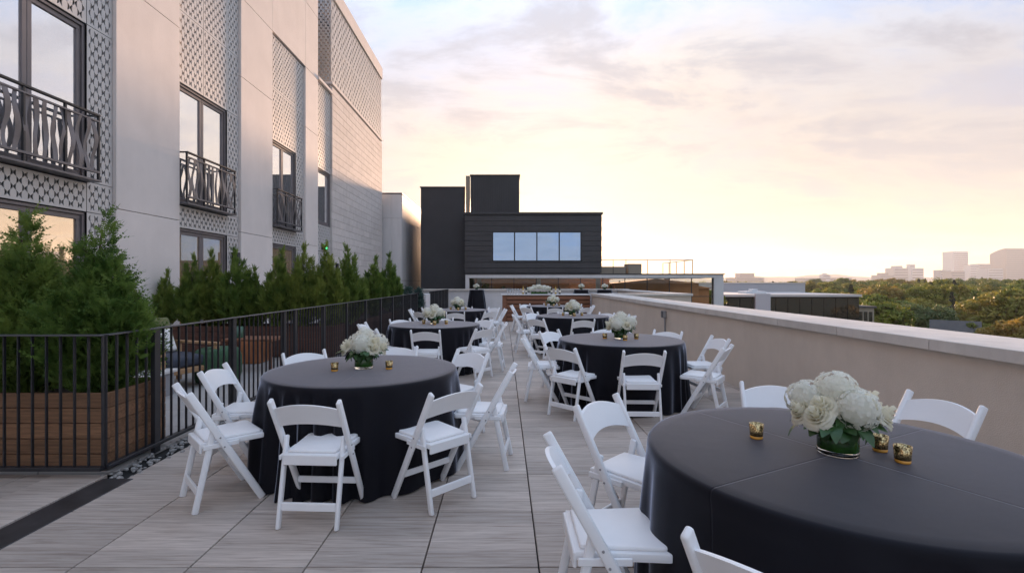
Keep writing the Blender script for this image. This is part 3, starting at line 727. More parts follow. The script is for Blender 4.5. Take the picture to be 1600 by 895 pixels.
TLAB = {'L1': 'round table under black cloth, nearest of the left row', 'L2': 'round table under black cloth, middle of the left row', 'L3': 'round table under black cloth, farthest of the left row',
        'R1': 'large round table under black cloth in the right foreground', 'R2': 'round table under black cloth, second in the right row', 'R3': 'round table under black cloth, third in the right row', 'R4': 'round table under black cloth, last in the right row before the bar'}
legm = bm_mesh('leg', boxes_bm([(-0.015, 0.015, -0.015, 0.015, 0, 0.72)], 0.004), 'rail_cap')
topm = lathe('table_top', [(0.0, 0.72), (0.755, 0.72), (0.762, 0.73), (0.762, 0.752), (0.75, 0.758), (0, 0.758)], 'teak', 40, False)
for i, (k, (x, y, nm)) in enumerate(TABLES.items()):
    e = empty('banquet_table', (x, y, 0), R((0, 0, 0, 27, 12, -8, 5)[i])); tag(e, TLAB[k], 'table', 'round banquet tables')
    c = link('tablecloth', cloths[i % 3], e)
    link('table_top', topm, e)
    for a in range(4): link('leg', legm, e, (0.4 * math.cos(a * 1.5708 + .78), 0.4 * math.sin(a * 1.5708 + .78), 0))

# --- folding chair prototype: faces +y, origin at floor under the seat
def make_chair():
    e = empty('folding_chair')
    HT = 0.785; yf, yt = 0.205, -0.235
    def ys(z): return yf + (yt - yf) * z / HT
    for s in (-1, 1):
        bm = bar_bm((s * 0.208, ys(0), 0), (s * 0.208, ys(HT), HT), 0.026, 0.046, 0.009)
        link('long_leg', bm_mesh('long_leg', bm, 'chair_white', True), e)
        bm = bar_bm((s * 0.180, -0.195, 0), (s * 0.180, -0.085, 0.535), 0.024, 0.040, 0.009)
        link('rear_leg', bm_mesh('rear_leg', bm, 'chair_white', True), e)
    # curved backrest with arched edges
    nu, nv = 14, 3; V = []; Fc = []
    for side in (0, 1):
        for j in range(nv + 1):
            for i in range(nu + 1):
                u = -1 + 2 * i / nu; q = 1 - u * u
                zb = 0.603 + 0.030 * q; zt = 0.728 + 0.036 * q; z = zb + (zt - zb) * j / nv
                y = ys(z) - 0.026 * q + (0.009 if side == 0 else -0.009)
                V.append((u * 0.197, y, z))
    s1 = (nu + 1) * (nv + 1)
    for j in range(nv):
        for i in range(nu):
            a = j * (nu + 1) + i; Fc.append((a + 1, a, a + nu + 1, a + nu + 2)); Fc.append((s1 + a, s1 + a + 1, s1 + a + nu + 2, s1 + a + nu + 1))
    for i in range(nu):
        a = i; Fc.append((a, a + 1, s1 + a + 1, s1 + a)); b = nv * (nu + 1) + i; Fc.append((b + 1, b, s1 + b, s1 + b + 1))
    me = mesh('backrest', V, Fc, 'chair_white', False)
    bm = bmesh.new(); bm.from_mesh(me); bmesh.ops.recalc_face_normals(bm, faces=bm.faces); bm.to_mesh(me); bm.free(); me.shade_smooth()
    try: me.set_sharp_from_angle(angle=R(40))
    except Exception: pass
    link('backrest', me, e)
    # seat shell with rounded front corners
    def plate(y0, y1, xb, xf, z0, z1, rad, bev):
        pts = [(-xb, y0), (xb, y0)]
        for k in range(7): a = k / 6 * math.pi / 2; pts.append((xf - rad + rad * math.cos(a), y1 - rad + rad * math.sin(a)))
        for k in range(7): a = math.pi / 2 + k / 6 * math.pi / 2; pts.append((-xf + rad + rad * math.cos(a), y1 - rad + rad * math.sin(a)))
        bm = bmesh.new(); f = bm.faces.new([bm.verts.new((p[0], p[1], z0)) for p in pts])
        r_ = bmesh.ops.extrude_face_region(bm, geom=[f]); bmesh.ops.translate(bm, verts=[v for v in r_['geom'] if isinstance(v, bmesh.types.BMVert)], vec=(0, 0, z1 - z0))
        bmesh.ops.recalc_face_normals(bm, faces=bm.faces)
        ed = [q for q in bm.edges if abs(q.verts[0].co.z - q.verts[1].co.z) < 1e-5]
        bmesh.ops.bevel(bm, geom=ed, offset=bev, segments=2, affect='EDGES', profile=0.5)
        return bm
    se = link('seat', bm_mesh('seat', plate(-0.155, 0.235, 0.165, 0.19, 0.405, 0.440, 0.03, 0.006), 'chair_white'), e)
    se.data.shade_smooth()
    try: se.data.set_sharp_from_angle(angle=R(35))
    except Exception: pass
    cu = link('cushion', bm_mesh('cushion', plate(-0.135, 0.215, 0.150, 0.172, 0.4385, 0.458, 0.03, 0.009), 'vinyl_white'), e); cu.data.shade_smooth()
    try: cu.data.set_sharp_from_angle(angle=R(60))
    except Exception: pass
    link('seat_apron', bm_mesh('seat_apron', boxes_bm([(-0.166, 0.166, -0.165, -0.15, 0.375, 0.438)], 0.004), 'chair_white'), e)
    for s in (-1, 1):
        for (by, bz) in ((ys(0.47), 0.47), (ys(0.425) , 0.405)):
            bmx = bmesh.new(); bmesh.ops.create_cone(bmx, cap_ends=True, segments=10, radius1=0.006, radius2=0.005, depth=0.004); bmx.transform(Matrix.Translation((s * 0.2225, by, bz)) @ Matrix.Rotation(math.pi / 2, 4, 'Y'))
            link('bolt', bm_mesh('bolt', bmx, 'box_grey'), e)
        link('seat_bracket', bm_mesh('seat_bracket', boxes_bm([(s * 0.193 - 0.006, s * 0.193 + 0.006, -0.15, 0.06, 0.40, 0.43)], 0.003), 'chair_white'), e)
    link('rear_stretcher', bm_mesh('rear_stretcher', boxes_bm([(-0.168, 0.168, -0.183, -0.165, 0.105, 0.155)], 0.004), 'chair_white'), e)
    link('front_stretcher', bm_mesh('front_stretcher', boxes_bm([(-0.196, 0.196, ys(0.19) - 0.009, ys(0.19) + 0.009, 0.165, 0.205)], 0.004), 'chair_white'), e)
    return e
chair0 = make_chair(); used = [False]
WHERE = {270: 'on the near side', 315: 'on the near right', 0: 'on the right side', 45: 'on the far right', 90: 'on the far side', 135: 'on the far left', 180: 'on the left side', 225: 'on the near left'}
def place_chair(x, y, face_deg, label):
    if not used[0]: c = chair0; used[0] = True
    else: c = copy_tree(chair0)
    c.location = (x, y, 0); c.rotation_euler = (0, 0, R(face_deg - 90))
    tag(c, label, 'chair', 'white folding chairs around the tables')
    return c
# per-chair tweaks: angle offset, distance, extra turn
TW = {('L1', 270): (0, 0.95, -3), ('L1', 225): (-4, 1.05, 3), ('L1', 315): (0, 0.99, 0), ('L1', 180): (2, 1.0, 4), ('L1', 0): (-2, 1.02, -4), ('L1', 45): (0, 1.0, 5), ('L1', 90): (0, 1.03, -4), ('L1', 135): (0, 0.98, 0),
      ('R2', 270): (-2, 0.98, 0), ('R2', 225): (0, 1.0, 0), ('R2', 315): (3, 1.06, 5)}
for k, (x, y, nm) in TABLES.items():
    if k == 'R1': continue
    for a in range(0, 360, 45):
        da, ds, tr_ = TW.get((k, a), (random.uniform(-4, 4), random.uniform(0.98, 1.06), random.uniform(-5, 5)))
        aa = R(a + da)
        place_chair(x + ds * math.cos(aa), y + ds * math.sin(aa), a + da + 180 + tr_, 'white folding chair %s of the %s' % (WHERE[a], nm))
tx, ty = TABLES['R1'][:2]
for (a, ds, tr_, lb) in ((180, 0.98, 0, 'white folding chair on the left side of the big foreground table'), (135, 0.98, 0, 'white folding chair on the far left of the big foreground table')):
    place_chair(tx + ds * math.cos(R(a)), ty + ds * math.sin(R(a)), a + 180 + tr_, lb)
place_chair(0.83, 1.365, 41, 'white folding chair cut by the bottom edge, at the foreground table')
place_chair(1.82, 3.14, 255, 'white folding chair behind the flowers of the foreground table')
place_chair(2.45, 2.90, 190, 'white folding chair by the parapet at the foreground table')

# --- flower arrangement
def petals_ball(r, n, fs, seed):
    "hydrangea head: many four-petalled florets over a ball"
    rg = np.random.default_rng(seed); Q = []
    for k in range(n):
        zc = 1 - 1.75 * (k + 0.5) / n; ph = k * 2.39996; rr = math.sqrt(max(0, 1 - zc * zc))
        nrm = np.array([rr * math.cos(ph), rr * math.sin(ph), zc]) + rg.normal(0, 0.13, 3); nrm /= np.linalg.norm(nrm)
        c = nrm * r * rg.uniform(0.86, 1.05)
        t = np.cross(nrm, [0.3, 0.5, 0.8]); t /= np.linalg.norm(t); b = np.cross(nrm, t); a0 = rg.uniform(0, 6.28)
        nrm2 = nrm + rg.normal(0, 0.45, 3); nrm2 /= np.linalg.norm(nrm2)
        for q in range(4):
            a = a0 + q * math.pi / 2
            d = t * math.cos(a) + b * math.sin(a); e_ = -t * math.sin(a) + b * math.cos(a)
            Q.append([c, c + fs * (0.55 * d + 0.42 * e_) + nrm2 * fs * 0.55, c + fs * 1.0 * d + nrm2 * fs * 0.30, c + fs * (0.55 * d - 0.42 * e_) + nrm2 * fs * 0.55])
    return np.array(Q)
def hyd_mesh(r, n, fs, seed):
    q = petals_ball(r, n, fs, seed); me = quads_mesh('hydrangea', q, 'petal_white')
    bm = bmesh.new(); bm.from_mesh(me); bmesh.ops.create_icosphere(bm, subdivisions=2, radius=r * 0.80); bm.to_mesh(me); bm.free(); return me
def rose_mesh(r, seed):
    rg = np.random.default_rng(seed); V = []; Fc = []
    for layer in range(6):
        npet = (2, 3, 4, 5, 5, 6)[layer]; rad = r * (0.16 + 0.15 * layer); tilt = 0.03 + 0.055 * layer; hgt = r * (1.15 - 0.06 * layer)
        for p in range(npet):
            a0 = p * 2 * math.pi / npet + layer * 0.7 + rg.uniform(-0.15, 0.15); span = 2 * math.pi / npet * 0.72; b0 = len(V)
            for j in range(5):
                v = j / 4
                for i in range(6):
                    u = -1 + 2 * i / 5; a = a0 + u * span
                    wv = 1 - 0.25 * v * u * u
                    rr = rad * (0.45 + 0.55 * math.sin(v * 1.57)) + tilt * r * 0.9 * v ** 2.2 + 0.02 * r * rg.normal()
                    zz = -0.55 * r + hgt * v * wv * (1.25 - 0.12 * layer) - (0.16 * r * layer * 0.5 * v ** 4)
                    V.append((rr * math.cos(a), rr * math.sin(a), zz))
            for j in range(4):
                for i in range(5): q = b0 + j * 6 + i; Fc.append((q, q + 1, q + 7, q + 6))
    return mesh('rose', V, Fc, 'petal_cream', True)
def leaf_mesh(l, w_):
    V = []; Fc = []
    for j in range(6):
        t = j / 5; ww_ = w_ * math.sin(math.pi * min(1, t * 0.93 + 0.05)) ** 0.8; z = 0.10 * l * math.sin(t * 2.6) - 0.25 * l * t * t
        for u in (-1, 0, 1): V.append((u * ww_, l * t, z + (0.18 * ww_ if u else 0)))
    for j in range(5):
        for i in range(2): q = j * 3 + i; Fc.append((q, q + 1, q + 4, q + 3))
    return mesh('leaf', V, Fc, 'greenery', True)
HYD = [hyd_mesh(0.080, 190, 0.0125, s) for s in (1, 2)]
ROSE = [rose_mesh(0.056, s) for s in (3, 4)]
LEAF = [leaf_mesh(0.115, 0.026), leaf_mesh(0.09, 0.029), leaf_mesh(0.075, 0.018)]
VASE = lathe('vase', [(0.0, 0.0), (0.073, 0.0), (0.076, 0.004), (0.076, 0.019), (0.0, 0.0195)], 'glass', 32)
VRIM = lathe('rim', [(0.0755, 0.1335), (0.0765, 0.146), (0.0735, 0.1465), (0.0725, 0.1335)], 'glass', 32)
VIN = lathe('vase_leaves', [(0.0, 0.0198), (0.0745, 0.0198), (0.0757, 0.023), (0.0757, 0.132), (0.07, 0.1332), (0.0, 0.1332)], 'vase_green', 32)
def arrangement(x, y, z, rz, label, seed, scale=1.0):
    rg = random.Random(seed)
    e = empty('flower_arrangement', (x, y, z), rz, scale); tag(e, label, 'flowers', 'white flower centrepieces')
    v = link('vase', VASE, e); link('vase_leaves', VIN, v); link('rim', VRIM, v)
    heads = [(0.0, -0.085, 0.205, 'h'), (0.01, 0.02, 0.262, 'h'), (-0.085, 0.085, 0.205, 'h'), (0.11, 0.075, 0.195, 'h'),
             (-0.105, -0.035, 0.215, 'r'), (-0.14, -0.05, 0.175, 'r'), (0.105, -0.045, 0.235, 'r'), (0.115, -0.095, 0.185, 'r'), (0.155, 0.0, 0.18, 'r'), (-0.15, 0.04, 0.18, 'r'), (0.02, 0.15, 0.19, 'r')]
    for (hx, hy, hz, t) in heads:
        o = link('hydrangea' if t == 'h' else 'rose', rg.choice(HYD if t == 'h' else ROSE), e, (hx + rg.uniform(-.008, .008), hy + rg.uniform(-.008, .008), hz + rg.uniform(-.006, .006)))
        d = Vector((hx, hy, 0.13)).normalized()
        o.rotation_euler = (Matrix.Rotation(rg.uniform(0, 6.28), 3, d) @ d.to_track_quat('Z', 'Y').to_matrix()).to_euler()
    for k in range(36):
        a = k * 2.399 + rg.uniform(-0.2, 0.2); rr = rg.uniform(0.05, 0.13)
        o = link('leaf', LEAF[k % 3], e, (rr * math.cos(a), rr * math.sin(a), rg.uniform(0.125, 0.165)))
        o.rotation_euler = (rg.uniform(-0.55, 0.25), rg.uniform(-0.5, 0.5), a - math.pi / 2); o.scale = (1, 1, 1) if rr < 0.1 else (0.9, 0.9, 0.9)
    # a few sprigs that hang over the rim
    for k in range(7):
        a = k * 0.9 + rg.uniform(-0.2, 0.2)
        o = link('leaf', LEAF[1], e, (0.078 * math.cos(a), 0.078 * math.sin(a), 0.15)); o.rotation_euler = (-1.15, 0, a - math.pi / 2)
    return e
VOT = lathe('candle_cup', [(0.0, 0.010), (0.025, 0.010), (0.0275, 0.014), (0.031, 0.068), (0.0292, 0.068), (0.0265, 0.022), (0, 0.022)], 'votive_gold', 28)
VOTB = lathe('amber_base', [(0.0, 0.0), (0.024, 0.0), (0.0268, 0.003), (0.0272, 0.0135), (0.0, 0.0135)], 'votive_amber', 28)
VOTW = lathe('candle', [(0.0, 0.045), (0.020, 0.045), (0.021, 0.043), (0.021, 0.0225), (0, 0.0225)], 'votive_wax', 20)
def votive(x, y, z, label):
    e = empty('votive_holder', (x, y, z), random.uniform(0, 6)); tag(e, label, 'candle', 'gold votive candles')
    link('candle_cup', VOT, e); link('amber_base', VOTB, e); link('candle', VOTW, e)
FT = {'L1': 'nearest left table', 'L2': 'middle left table', 'L3': 'farthest left table', 'R1': 'foreground right table', 'R2': 'second right table', 'R3': 'third right table', 'R4': 'last right table'}
VO = {'L1': ((-0.20, -0.13, 'left'), (0.22, -0.04, 'right')), 'R1': ((-0.245, 0.19, 'left'), (0.195, 0.02, 'just right'), (0.185, -0.11, 'front right'))}
for i, (k, (x, y, nm)) in enumerate(TABLES.items()):
    arrangement(x, y, TZ + 0.001, (0, 1.1, 2.3, 0.12, 3.6, 4.4, 5.2)[i], 'white hydrangea and rose arrangement in glass vase on the ' + FT[k], 20 + i)
    for (dx, dy, wd) in VO.get(k, ((-0.19, 0.02, 'left'), (0.02, -0.17, 'front'), (0.2, -0.02, 'right'))):
        votive(x + dx, y + dy, TZ + 0.001, 'gold votive candle %s of the flowers on the %s' % (wd, FT[k]))

# --- bar, cocktail tables
bar = empty('bar_counter', (1.6, 18.2, 0)); tag(bar, 'cedar slatted bar counter with white top at the terrace end', 'bar')
bx0, bx1 = -0.04, 3.26
WB('carcass', (bx0 + 0.03, bx1 - 0.02, 18.23, 18.85, 0.01, 0.975), 'planter_dark', bar)
for k in range(6):
    z0 = 0.02 + k * 0.16
    WB('board', (bx0 + 0.16, bx1, 18.16 - 0.012 * (k % 2), 18.228, z0, z0 + 0.128), 'cedar', bar, 0.004)
    WB('board', (bx0 - 0.01, bx0 + 0.028, 18.23, 18.85, z0, z0 + 0.128), 'cedar', bar, 0.004)
WB('corner_post', (bx0 - 0.012, bx0 + 0.15, 18.18, 18.229, 0.0, 0.978), 'cedar', bar, 0.004)
WB('counter_top', (bx0 - 0.06, bx1, 18.13, 18.92, 0.98, 1.02), 'marble', bar, 0.005)
BT = 1.021
wgm = lathe('wine_glass', [(0.0, 0.0), (0.033, 0.0), (0.033, 0.003), (0.005, 0.006), (0.004, 0.075), (0.022, 0.09), (0.036, 0.125), (0.037, 0.15), (0.031, 0.205), (0.0295, 0.205), (0.0350, 0.15), (0.034, 0.126), (0.020, 0.094), (0, 0.088)], 'wine_glass', 16)
for k in range(10):
    o = link('wine_glass', wgm, None, (0.14 + (k % 5) * 0.105 + 0.02 * (k // 5), 18.35 + 0.13 * (k // 5), BT)); tag(o, 'empty stemmed glass in the cluster at the left end of the bar', 'glass', 'wine glasses on the bar')
botm = lathe('bottle_body', [(0.0, 0.0), (0.036, 0.0), (0.038, 0.004), (0.038, 0.19), (0.030, 0.225), (0.0145, 0.245), (0.0135, 0.31), (0.0155, 0.311), (0.0155, 0.322), (0, 0.322)], 'bottle_dark', 16)
bom2 = lathe('bottle_body', [(0.0, 0.0), (0.036, 0.0), (0.038, 0.004), (0.038, 0.19), (0.030, 0.225), (0.0145, 0.245), (0.0135, 0.31), (0.0155, 0.311), (0.0155, 0.322), (0, 0.322)], 'bottle_gold', 16)
labm = lathe('bottle_label', [(0.0385, 0.06), (0.0385, 0.15)], 'paper_label', 16)
for k, (xx, m_, lb) in enumerate(((0.74, bom2, 'golden wine bottle beside the glasses on the bar'), (0.86, botm, 'dark wine bottle left of the long flower piece'), (1.82, botm, 'first dark wine bottle right of the long flower piece'), (1.98, bom2, 'golden wine bottle among the dark ones on the bar'), (2.13, botm, 'rightmost dark wine bottle on the bar'))):
    e = empty('wine_bottle', (xx, 18.4 + 0.05 * (k % 2), BT)); tag(e, lb, 'bottle', 'wine bottles on the bar'); link('bottle_body', m_, e); link('bottle_label', labm, e)
e = empty('flower_arrangement', (1.36, 18.5, BT)); tag(e, 'long low white flower arrangement on the bar', 'flowers')
box('trough', (-0.32, 0.32, -0.07, 0.07, 0, 0.08), 'vase_green', e, 0.005)
rg = random.Random(5)
for k in range(26):
    xx = -0.40 + 0.8 * (k % 13) / 12 + rg.uniform(-0.02, 0.02); yy = (-0.07, 0.07)[k // 13] + rg.uniform(-.03, .03)
    o = link('hydrangea' if k % 3 else 'rose', rg.choice(HYD) if k % 3 else rg.choice(ROSE), e, (xx, yy, 0.17 + 0.10 * (1 - (xx / 0.42) ** 2) + rg.uniform(-.03, .02))); o.rotation_euler = (-0.5, 0, rg.uniform(0, 6))
for k in range(30):
    o = link('leaf', LEAF[k % 3], e, (rg.uniform(-0.42, 0.42), rg.uniform(-0.1, 0.1), rg.uniform(0.07, 0.13))); o.rotation_euler = (rg.uniform(-0.8, 0.2), 0, rg.uniform(0, 6))
ck = cloth_mesh(9, 0.38, 1.07, 0.13, 0.012, 9, 0.03)
SM = [((-1.42, 25.4), 'tall cocktail table under black cloth by the back wall, left', 'small white flowers on the cocktail table by the back wall'),
      ((4.1, 25.6), 'tall cocktail table under black cloth behind the bar, right', 'small white flowers on the cocktail table behind the bar'),
      ((5.3, 25.4), 'rightmost tall cocktail table behind the parapet', 'small white flowers on the rightmost cocktail table')]
for (p, lb, fl) in SM:
    e = empty('cocktail_table', (*p, 0)); tag(e, lb, 'table', 'tall cocktail tables'); link('tablecloth', ck, e)
    arrangement(p[0], p[1], 1.072, random.uniform(0, 6), fl, int(p[0] * 10) + 50, 0.95)

# ================================================================== PLANTERS, SHRUBS, LOUNGE
def planter(x0, x1, y0, y1, ht, mat, label, nb=5):
    cx, cy = (x0 + x1) / 2, (y0 + y1) / 2
    e = empty('planter_box', (cx, cy, 0)); tag(e, label, 'planter')
    bh = ht / nb
    for k in range(nb):
        z0 = 0.02 + k * bh; z1 = z0 + bh - 0.006
        for b in ((x0, x1, y0, y0 + 0.03), (x0, x1, y1 - 0.03, y1), (x0, x0 + 0.03, y0 + 0.031, y1 - 0.031), (x1 - 0.03, x1, y0 + 0.031, y1 - 0.031)):
            box('board', (b[0] - cx, b[1] - cx, b[2] - cy, b[3] - cy, z0, z1), mat, e, 0.003)
    box('soil', (x0 + 0.031 - cx, x1 - 0.031 - cx, y0 + 0.032 - cy, y1 - 0.032 - cy, 0.03, ht - 0.07), 'soil', e)
    return e
planter(-5.6, -3.115, 3.80, 4.46, 0.60, 'planter_wood', 'brown plank planter behind the corner of the black railing')
planter(-6.7, -3.35, 9.5, 10.2, 0.60, 'planter_dark', 'long reddish planter behind the lounge seats')
planter(-4.1, -3.2, 11.2, 17.6, 0.60, 'planter_dark', 'long reddish planter running along the railing, farther back')

def spray_tree(h, rad, n, seed, leaf=0.03, shape='cone', mat='arbor_leaf', up=0.9, base=0.05, lobes=9, spl=(0.10, 0.22)):
    """scale-leaf evergreen: n fan sprays, each of short flat twiglets, through the crown's volume"""
    rg = np.random.default_rng(seed)
    def nz(v): return v / (np.linalg.norm(v, axis=-1, keepdims=True) + 1e-9)
    t = rg.uniform(0, 1, n) ** (1.25 if shape == 'cone' else 0.9); a = rg.uniform(0, 6.2832, n)
    if shape == 'cone': R0 = rad * (1 - t) ** 0.62 * (0.55 + 0.45 * np.minimum(1, t * 5 + 0.35))
    else: R0 = rad * np.sin(np.pi * np.minimum(0.97, t * 0.86 + 0.12)) ** 0.7
    f = np.ones(n)
    for _ in range(lobes * 3):
        la, lt, ls = rg.uniform(0, 6.28), rg.uniform(0.05, 0.9), rg.uniform(0.75, 1.25)
        f += 0.33 * (ls - 0.85) * np.exp((np.cos(a - la) - 1) * 2.2 - ((t - lt) / 0.16) ** 2)
    rr = R0 * f * rg.uniform(0, 1, n) ** 0.38
    p = np.stack([rr * np.cos(a), rr * np.sin(a), base + (h - base) * t], 1)
    d = np.stack([np.cos(a), np.sin(a), 0 * a], 1) * rg.uniform(0.35, 1.0, (n, 1)) + rg.normal(0, 0.25, (n, 3)); d[:, 2] += up * rg.uniform(0.5, 1.3, n); d = nz(d)
    s = nz(np.cross(d, rg.normal(0, 1, (n, 3)))); L_ = rg.uniform(*spl, (n, 1)); m = 5; Q = []
    for j in range(m):
        c = p + d * L_ * (j / m)
        for sg in (-1, 1):
            dd = nz(d * 0.75 + s * sg * 0.7); ln = leaf * (1.5 - j / m) * rg.uniform(0.8, 1.3, (n, 1)); wv = nz(np.cross(dd, np.cross(dd, s))) * leaf * 0.26
            Q.append(np.stack([c, c + dd * ln * 0.5 + wv, c + dd * ln, c + dd * ln * 0.5 - wv], 1))
    wv = s * leaf * 0.16; e_ = p + d * (L_ + leaf)
    Q.append(np.stack([p - wv, p + wv, e_ + wv * 0.3, e_ - wv * 0.3], 1))
    return quads_mesh('crown', np.concatenate(Q), mat)
def plume_tree(h, rad, nplume, per, seed, leaf, mat, tilt=0.5, pr=0.13, spl=(0.06, 0.16), up=1.0, spread_h=0.75, flat=0.5):
    """evergreen made of many ragged upright plumes of leaf sprays"""
    rg = np.random.default_rng(seed); Ps = []; Ds = []
    for k in range(nplume):
        a = k * 2.39996 + rg.uniform(-0.3, 0.3); u = math.sqrt((k + 0.5) / nplume); hk = h * (1 - spread_h * u ** 1.4) * rg.uniform(0.86, 1.0 if k else 1.0) if k else h
        z0 = 0.0 if u < 0.5 else rg.uniform(0.0, 0.35) * h * 0.5
        b0 = np.array([0.30 * rad * u * math.cos(a), 0.30 * rad * u * math.sin(a), z0]); tip = np.array([rad * u * math.cos(a) * rg.uniform(0.8, 1.1), rad * u * math.sin(a) * rg.uniform(0.8, 1.1), max(hk, z0 + 0.35 * h)])
        for _ in range(1):
            t = rg.uniform(0, 1, per) ** 0.8; ax = b0 + (tip - b0) * t[:, None]; ax[:, 2] = b0[2] + (tip[2] - b0[2]) * t ** 1.0
            bow = np.sin(t * np.pi)[:, None] * np.array([math.cos(a), math.sin(a), 0]) * rad * 0.28 * u
            rr = pr * (1.05 - t) ** 0.55 * (0.5 + 0.5 * np.minimum(1, t * 4)) * rg.uniform(0, 1, per) ** 0.5 * (1 + 0.35 * np.sin(t * 19 + k)); b = rg.uniform(0, 6.28, per)
            o_ = np.stack([np.cos(b), np.sin(b), 0 * b], 1)
            Ps.append(ax + bow + o_ * rr[:, None]); axis = (tip - b0) / np.linalg.norm(tip - b0)
            Ds.append(o_ * rg.uniform(0.2, 0.9, (per, 1)) + axis * up * rg.uniform(0.5, 1.3, (per, 1)) + rg.normal(0, 0.28, (per, 3)))
    def nz(v): return v / (np.linalg.norm(v, axis=-1, keepdims=True) + 1e-9)
    p = np.concatenate(Ps); d = nz(np.concatenate(Ds)); n = len(p)
    s = nz(np.cross(d, rg.normal(0, 1, (n, 3)))); L_ = rg.uniform(*spl, (n, 1)); m = 5; Q = []
    for j in range(m):
        c = p + d * L_ * (j / m)
        for sg in (-1, 1):
            dd = nz(d * 0.8 + s * sg * 0.65); ln = leaf * (1.6 - j / m) * rg.uniform(0.8, 1.3, (n, 1)); wv = nz(np.cross(dd, np.cross(dd, s))) * leaf * flat * 0.5
            Q.append(np.stack([c, c + dd * ln * 0.5 + wv, c + dd * ln, c + dd * ln * 0.5 - wv], 1))
    wv = s * leaf * 0.14; e_ = p + d * (L_ + leaf)
    Q.append(np.stack([p - wv, p + wv, e_ + wv * 0.3, e_ - wv * 0.3], 1))
    return quads_mesh('crown', np.concatenate(Q), mat)
def trunk_mesh(h, r, seed, limbs=14, spread=0.5):
    rg = np.random.default_rng(seed); V = []; Fc = []
    def tube(p0, p1, r0, r1):
        p0 = np.array(p0); p1 = np.array(p1); d = p1 - p0; d = d / np.linalg.norm(d); s = np.cross(d, [0.31, 0.5, 0.2]); s /= np.linalg.norm(s); t = np.cross(d, s); b = len(V)
        for (p, r_) in ((p0, r0), (p1, r1)):
            for i in range(6): a = i * math.pi / 3; V.append(tuple(p + r_ * (s * math.cos(a) + t * math.sin(a))))
        for i in range(6): Fc.append((b + i, b + (i + 1) % 6, b + 6 + (i + 1) % 6, b + 6 + i))
    pts = [np.array([0, 0, 0.0])]
    for i in range(1, 6): pts.append(np.array([rg.normal(0, 0.02) * h * 0.4, rg.normal(0, 0.02) * h * 0.4, h * i / 5]))
    for i in range(5): tube(pts[i], pts[i + 1], r * (1 - i * 0.17), r * (1 - (i + 1) * 0.17))
    for k in range(limbs):
        t = rg.uniform(0.25, 0.92); i = min(4, int(t * 5)); p = pts[i] + (pts[i + 1] - pts[i]) * (t * 5 - i); a = rg.uniform(0, 6.28); ln = spread * (1.15 - t) * rg.uniform(0.7, 1.2)
        tube(p, p + np.array([math.cos(a) * ln, math.sin(a) * ln, ln * 0.8]), r * 0.4 * (1.1 - t), r * 0.08)
    return mesh('trunk', V, Fc, 'bark')
def shrub(name, loc, crown, trunk, label, rz=0.0, s=1.0, cat='shrub', group=None):
    e = empty(name, loc, rz, s); tag(e, label, cat, group); link('crown', crown, e); link('trunk', trunk, e); return e
ARB = [plume_tree(1.58, 0.37, 34, 230, 11, 0.024, 'arbor_leaf', pr=0.15, spl=(0.06, 0.17), up=0.8), plume_tree(1.64, 0.38, 34, 230, 12, 0.024, 'arbor_leaf', pr=0.15, spl=(0.06, 0.17), up=0.8)]
ATR = trunk_mesh(1.45, 0.035, 3, 22, 0.36)
for (x, y, i, s, rz, lb) in ((-3.44, 4.14, 0, 0.99, 0.4, 'tall feathery evergreen at the railing corner'), (-4.06, 4.12, 1, 0.96, 2.0, 'feathery evergreen left of the one at the railing corner'), (-4.80, 4.15, 0, 0.97, 4.0, 'feathery evergreen at the left picture edge')):
    shrub('evergreen_shrub', (x, y, 0.5), ARB[i], ATR, lb, rz, s, group='evergreens in the corner planter')
JUN = [plume_tree(1.62, 0.33, 15, 170, 21 + k, 0.030, 'juniper_leaf', pr=0.10, spl=(0.07, 0.17), up=1.7, spread_h=0.55) for k in range(3)]
JTR = trunk_mesh(1.4, 0.03, 5, 16, 0.3)
jl = [(258, 9.8, 0.74, 'small juniper at the left end of the rear planter'), (300, 9.75, 0.92, 'juniper second from the left in the rear planter'), (334, 9.95, 0.98, 'juniper in front of the second lower window'), (372, 9.8, 1.0, 'upright juniper right of the second lower window'), (398, 9.9, 0.78, 'low juniper before the pale wall strip'), (436, 9.8, 1.0, 'juniper in front of the third lower window'), (474, 9.85, 1.05, 'juniper right of the third lower window'), (512, 9.9, 1.06, 'juniper near the end of the rear planter'), (545, 11.0, 1.08, 'tall juniper where the railing planter starts')]
for k, (px, Y, s, lb) in enumerate(jl):
    shrub('juniper_shrub', (at(px, 0, Y).x, Y, 0.5), JUN[k % 3], JTR, lb, k * 1.3, s, group='junipers behind the railing')
for k, (px, Y, s, lb) in enumerate(((584, 13.6, 1.02, 'juniper in front of the block wall, left of two'), (609, 15.6, 1.14, 'juniper in front of the block wall, right of two'))):
    shrub('juniper_shrub', (at(px, 0, Y).x, Y, 0.5), JUN[k], JTR, lb, k * 2.2, s, group='junipers behind the railing')
SPR = spray_tree(0.9, 0.22, 500, 31, 0.04, 'cone', 'spruce_leaf', 0.5)
for k, (px, Y, s, lb) in enumerate(((637, 17.0, 0.85, 'small blue spruce at the railing end, left'), (654, 17.4, 0.8, 'small blue spruce at the railing end, right'))):
    shrub('spruce_shrub', (at(px, 0, Y).x, Y, 0.5), SPR, trunk_mesh(0.7, 0.02, 8, 6, 0.15), lb, k, s, group='small blue spruces')

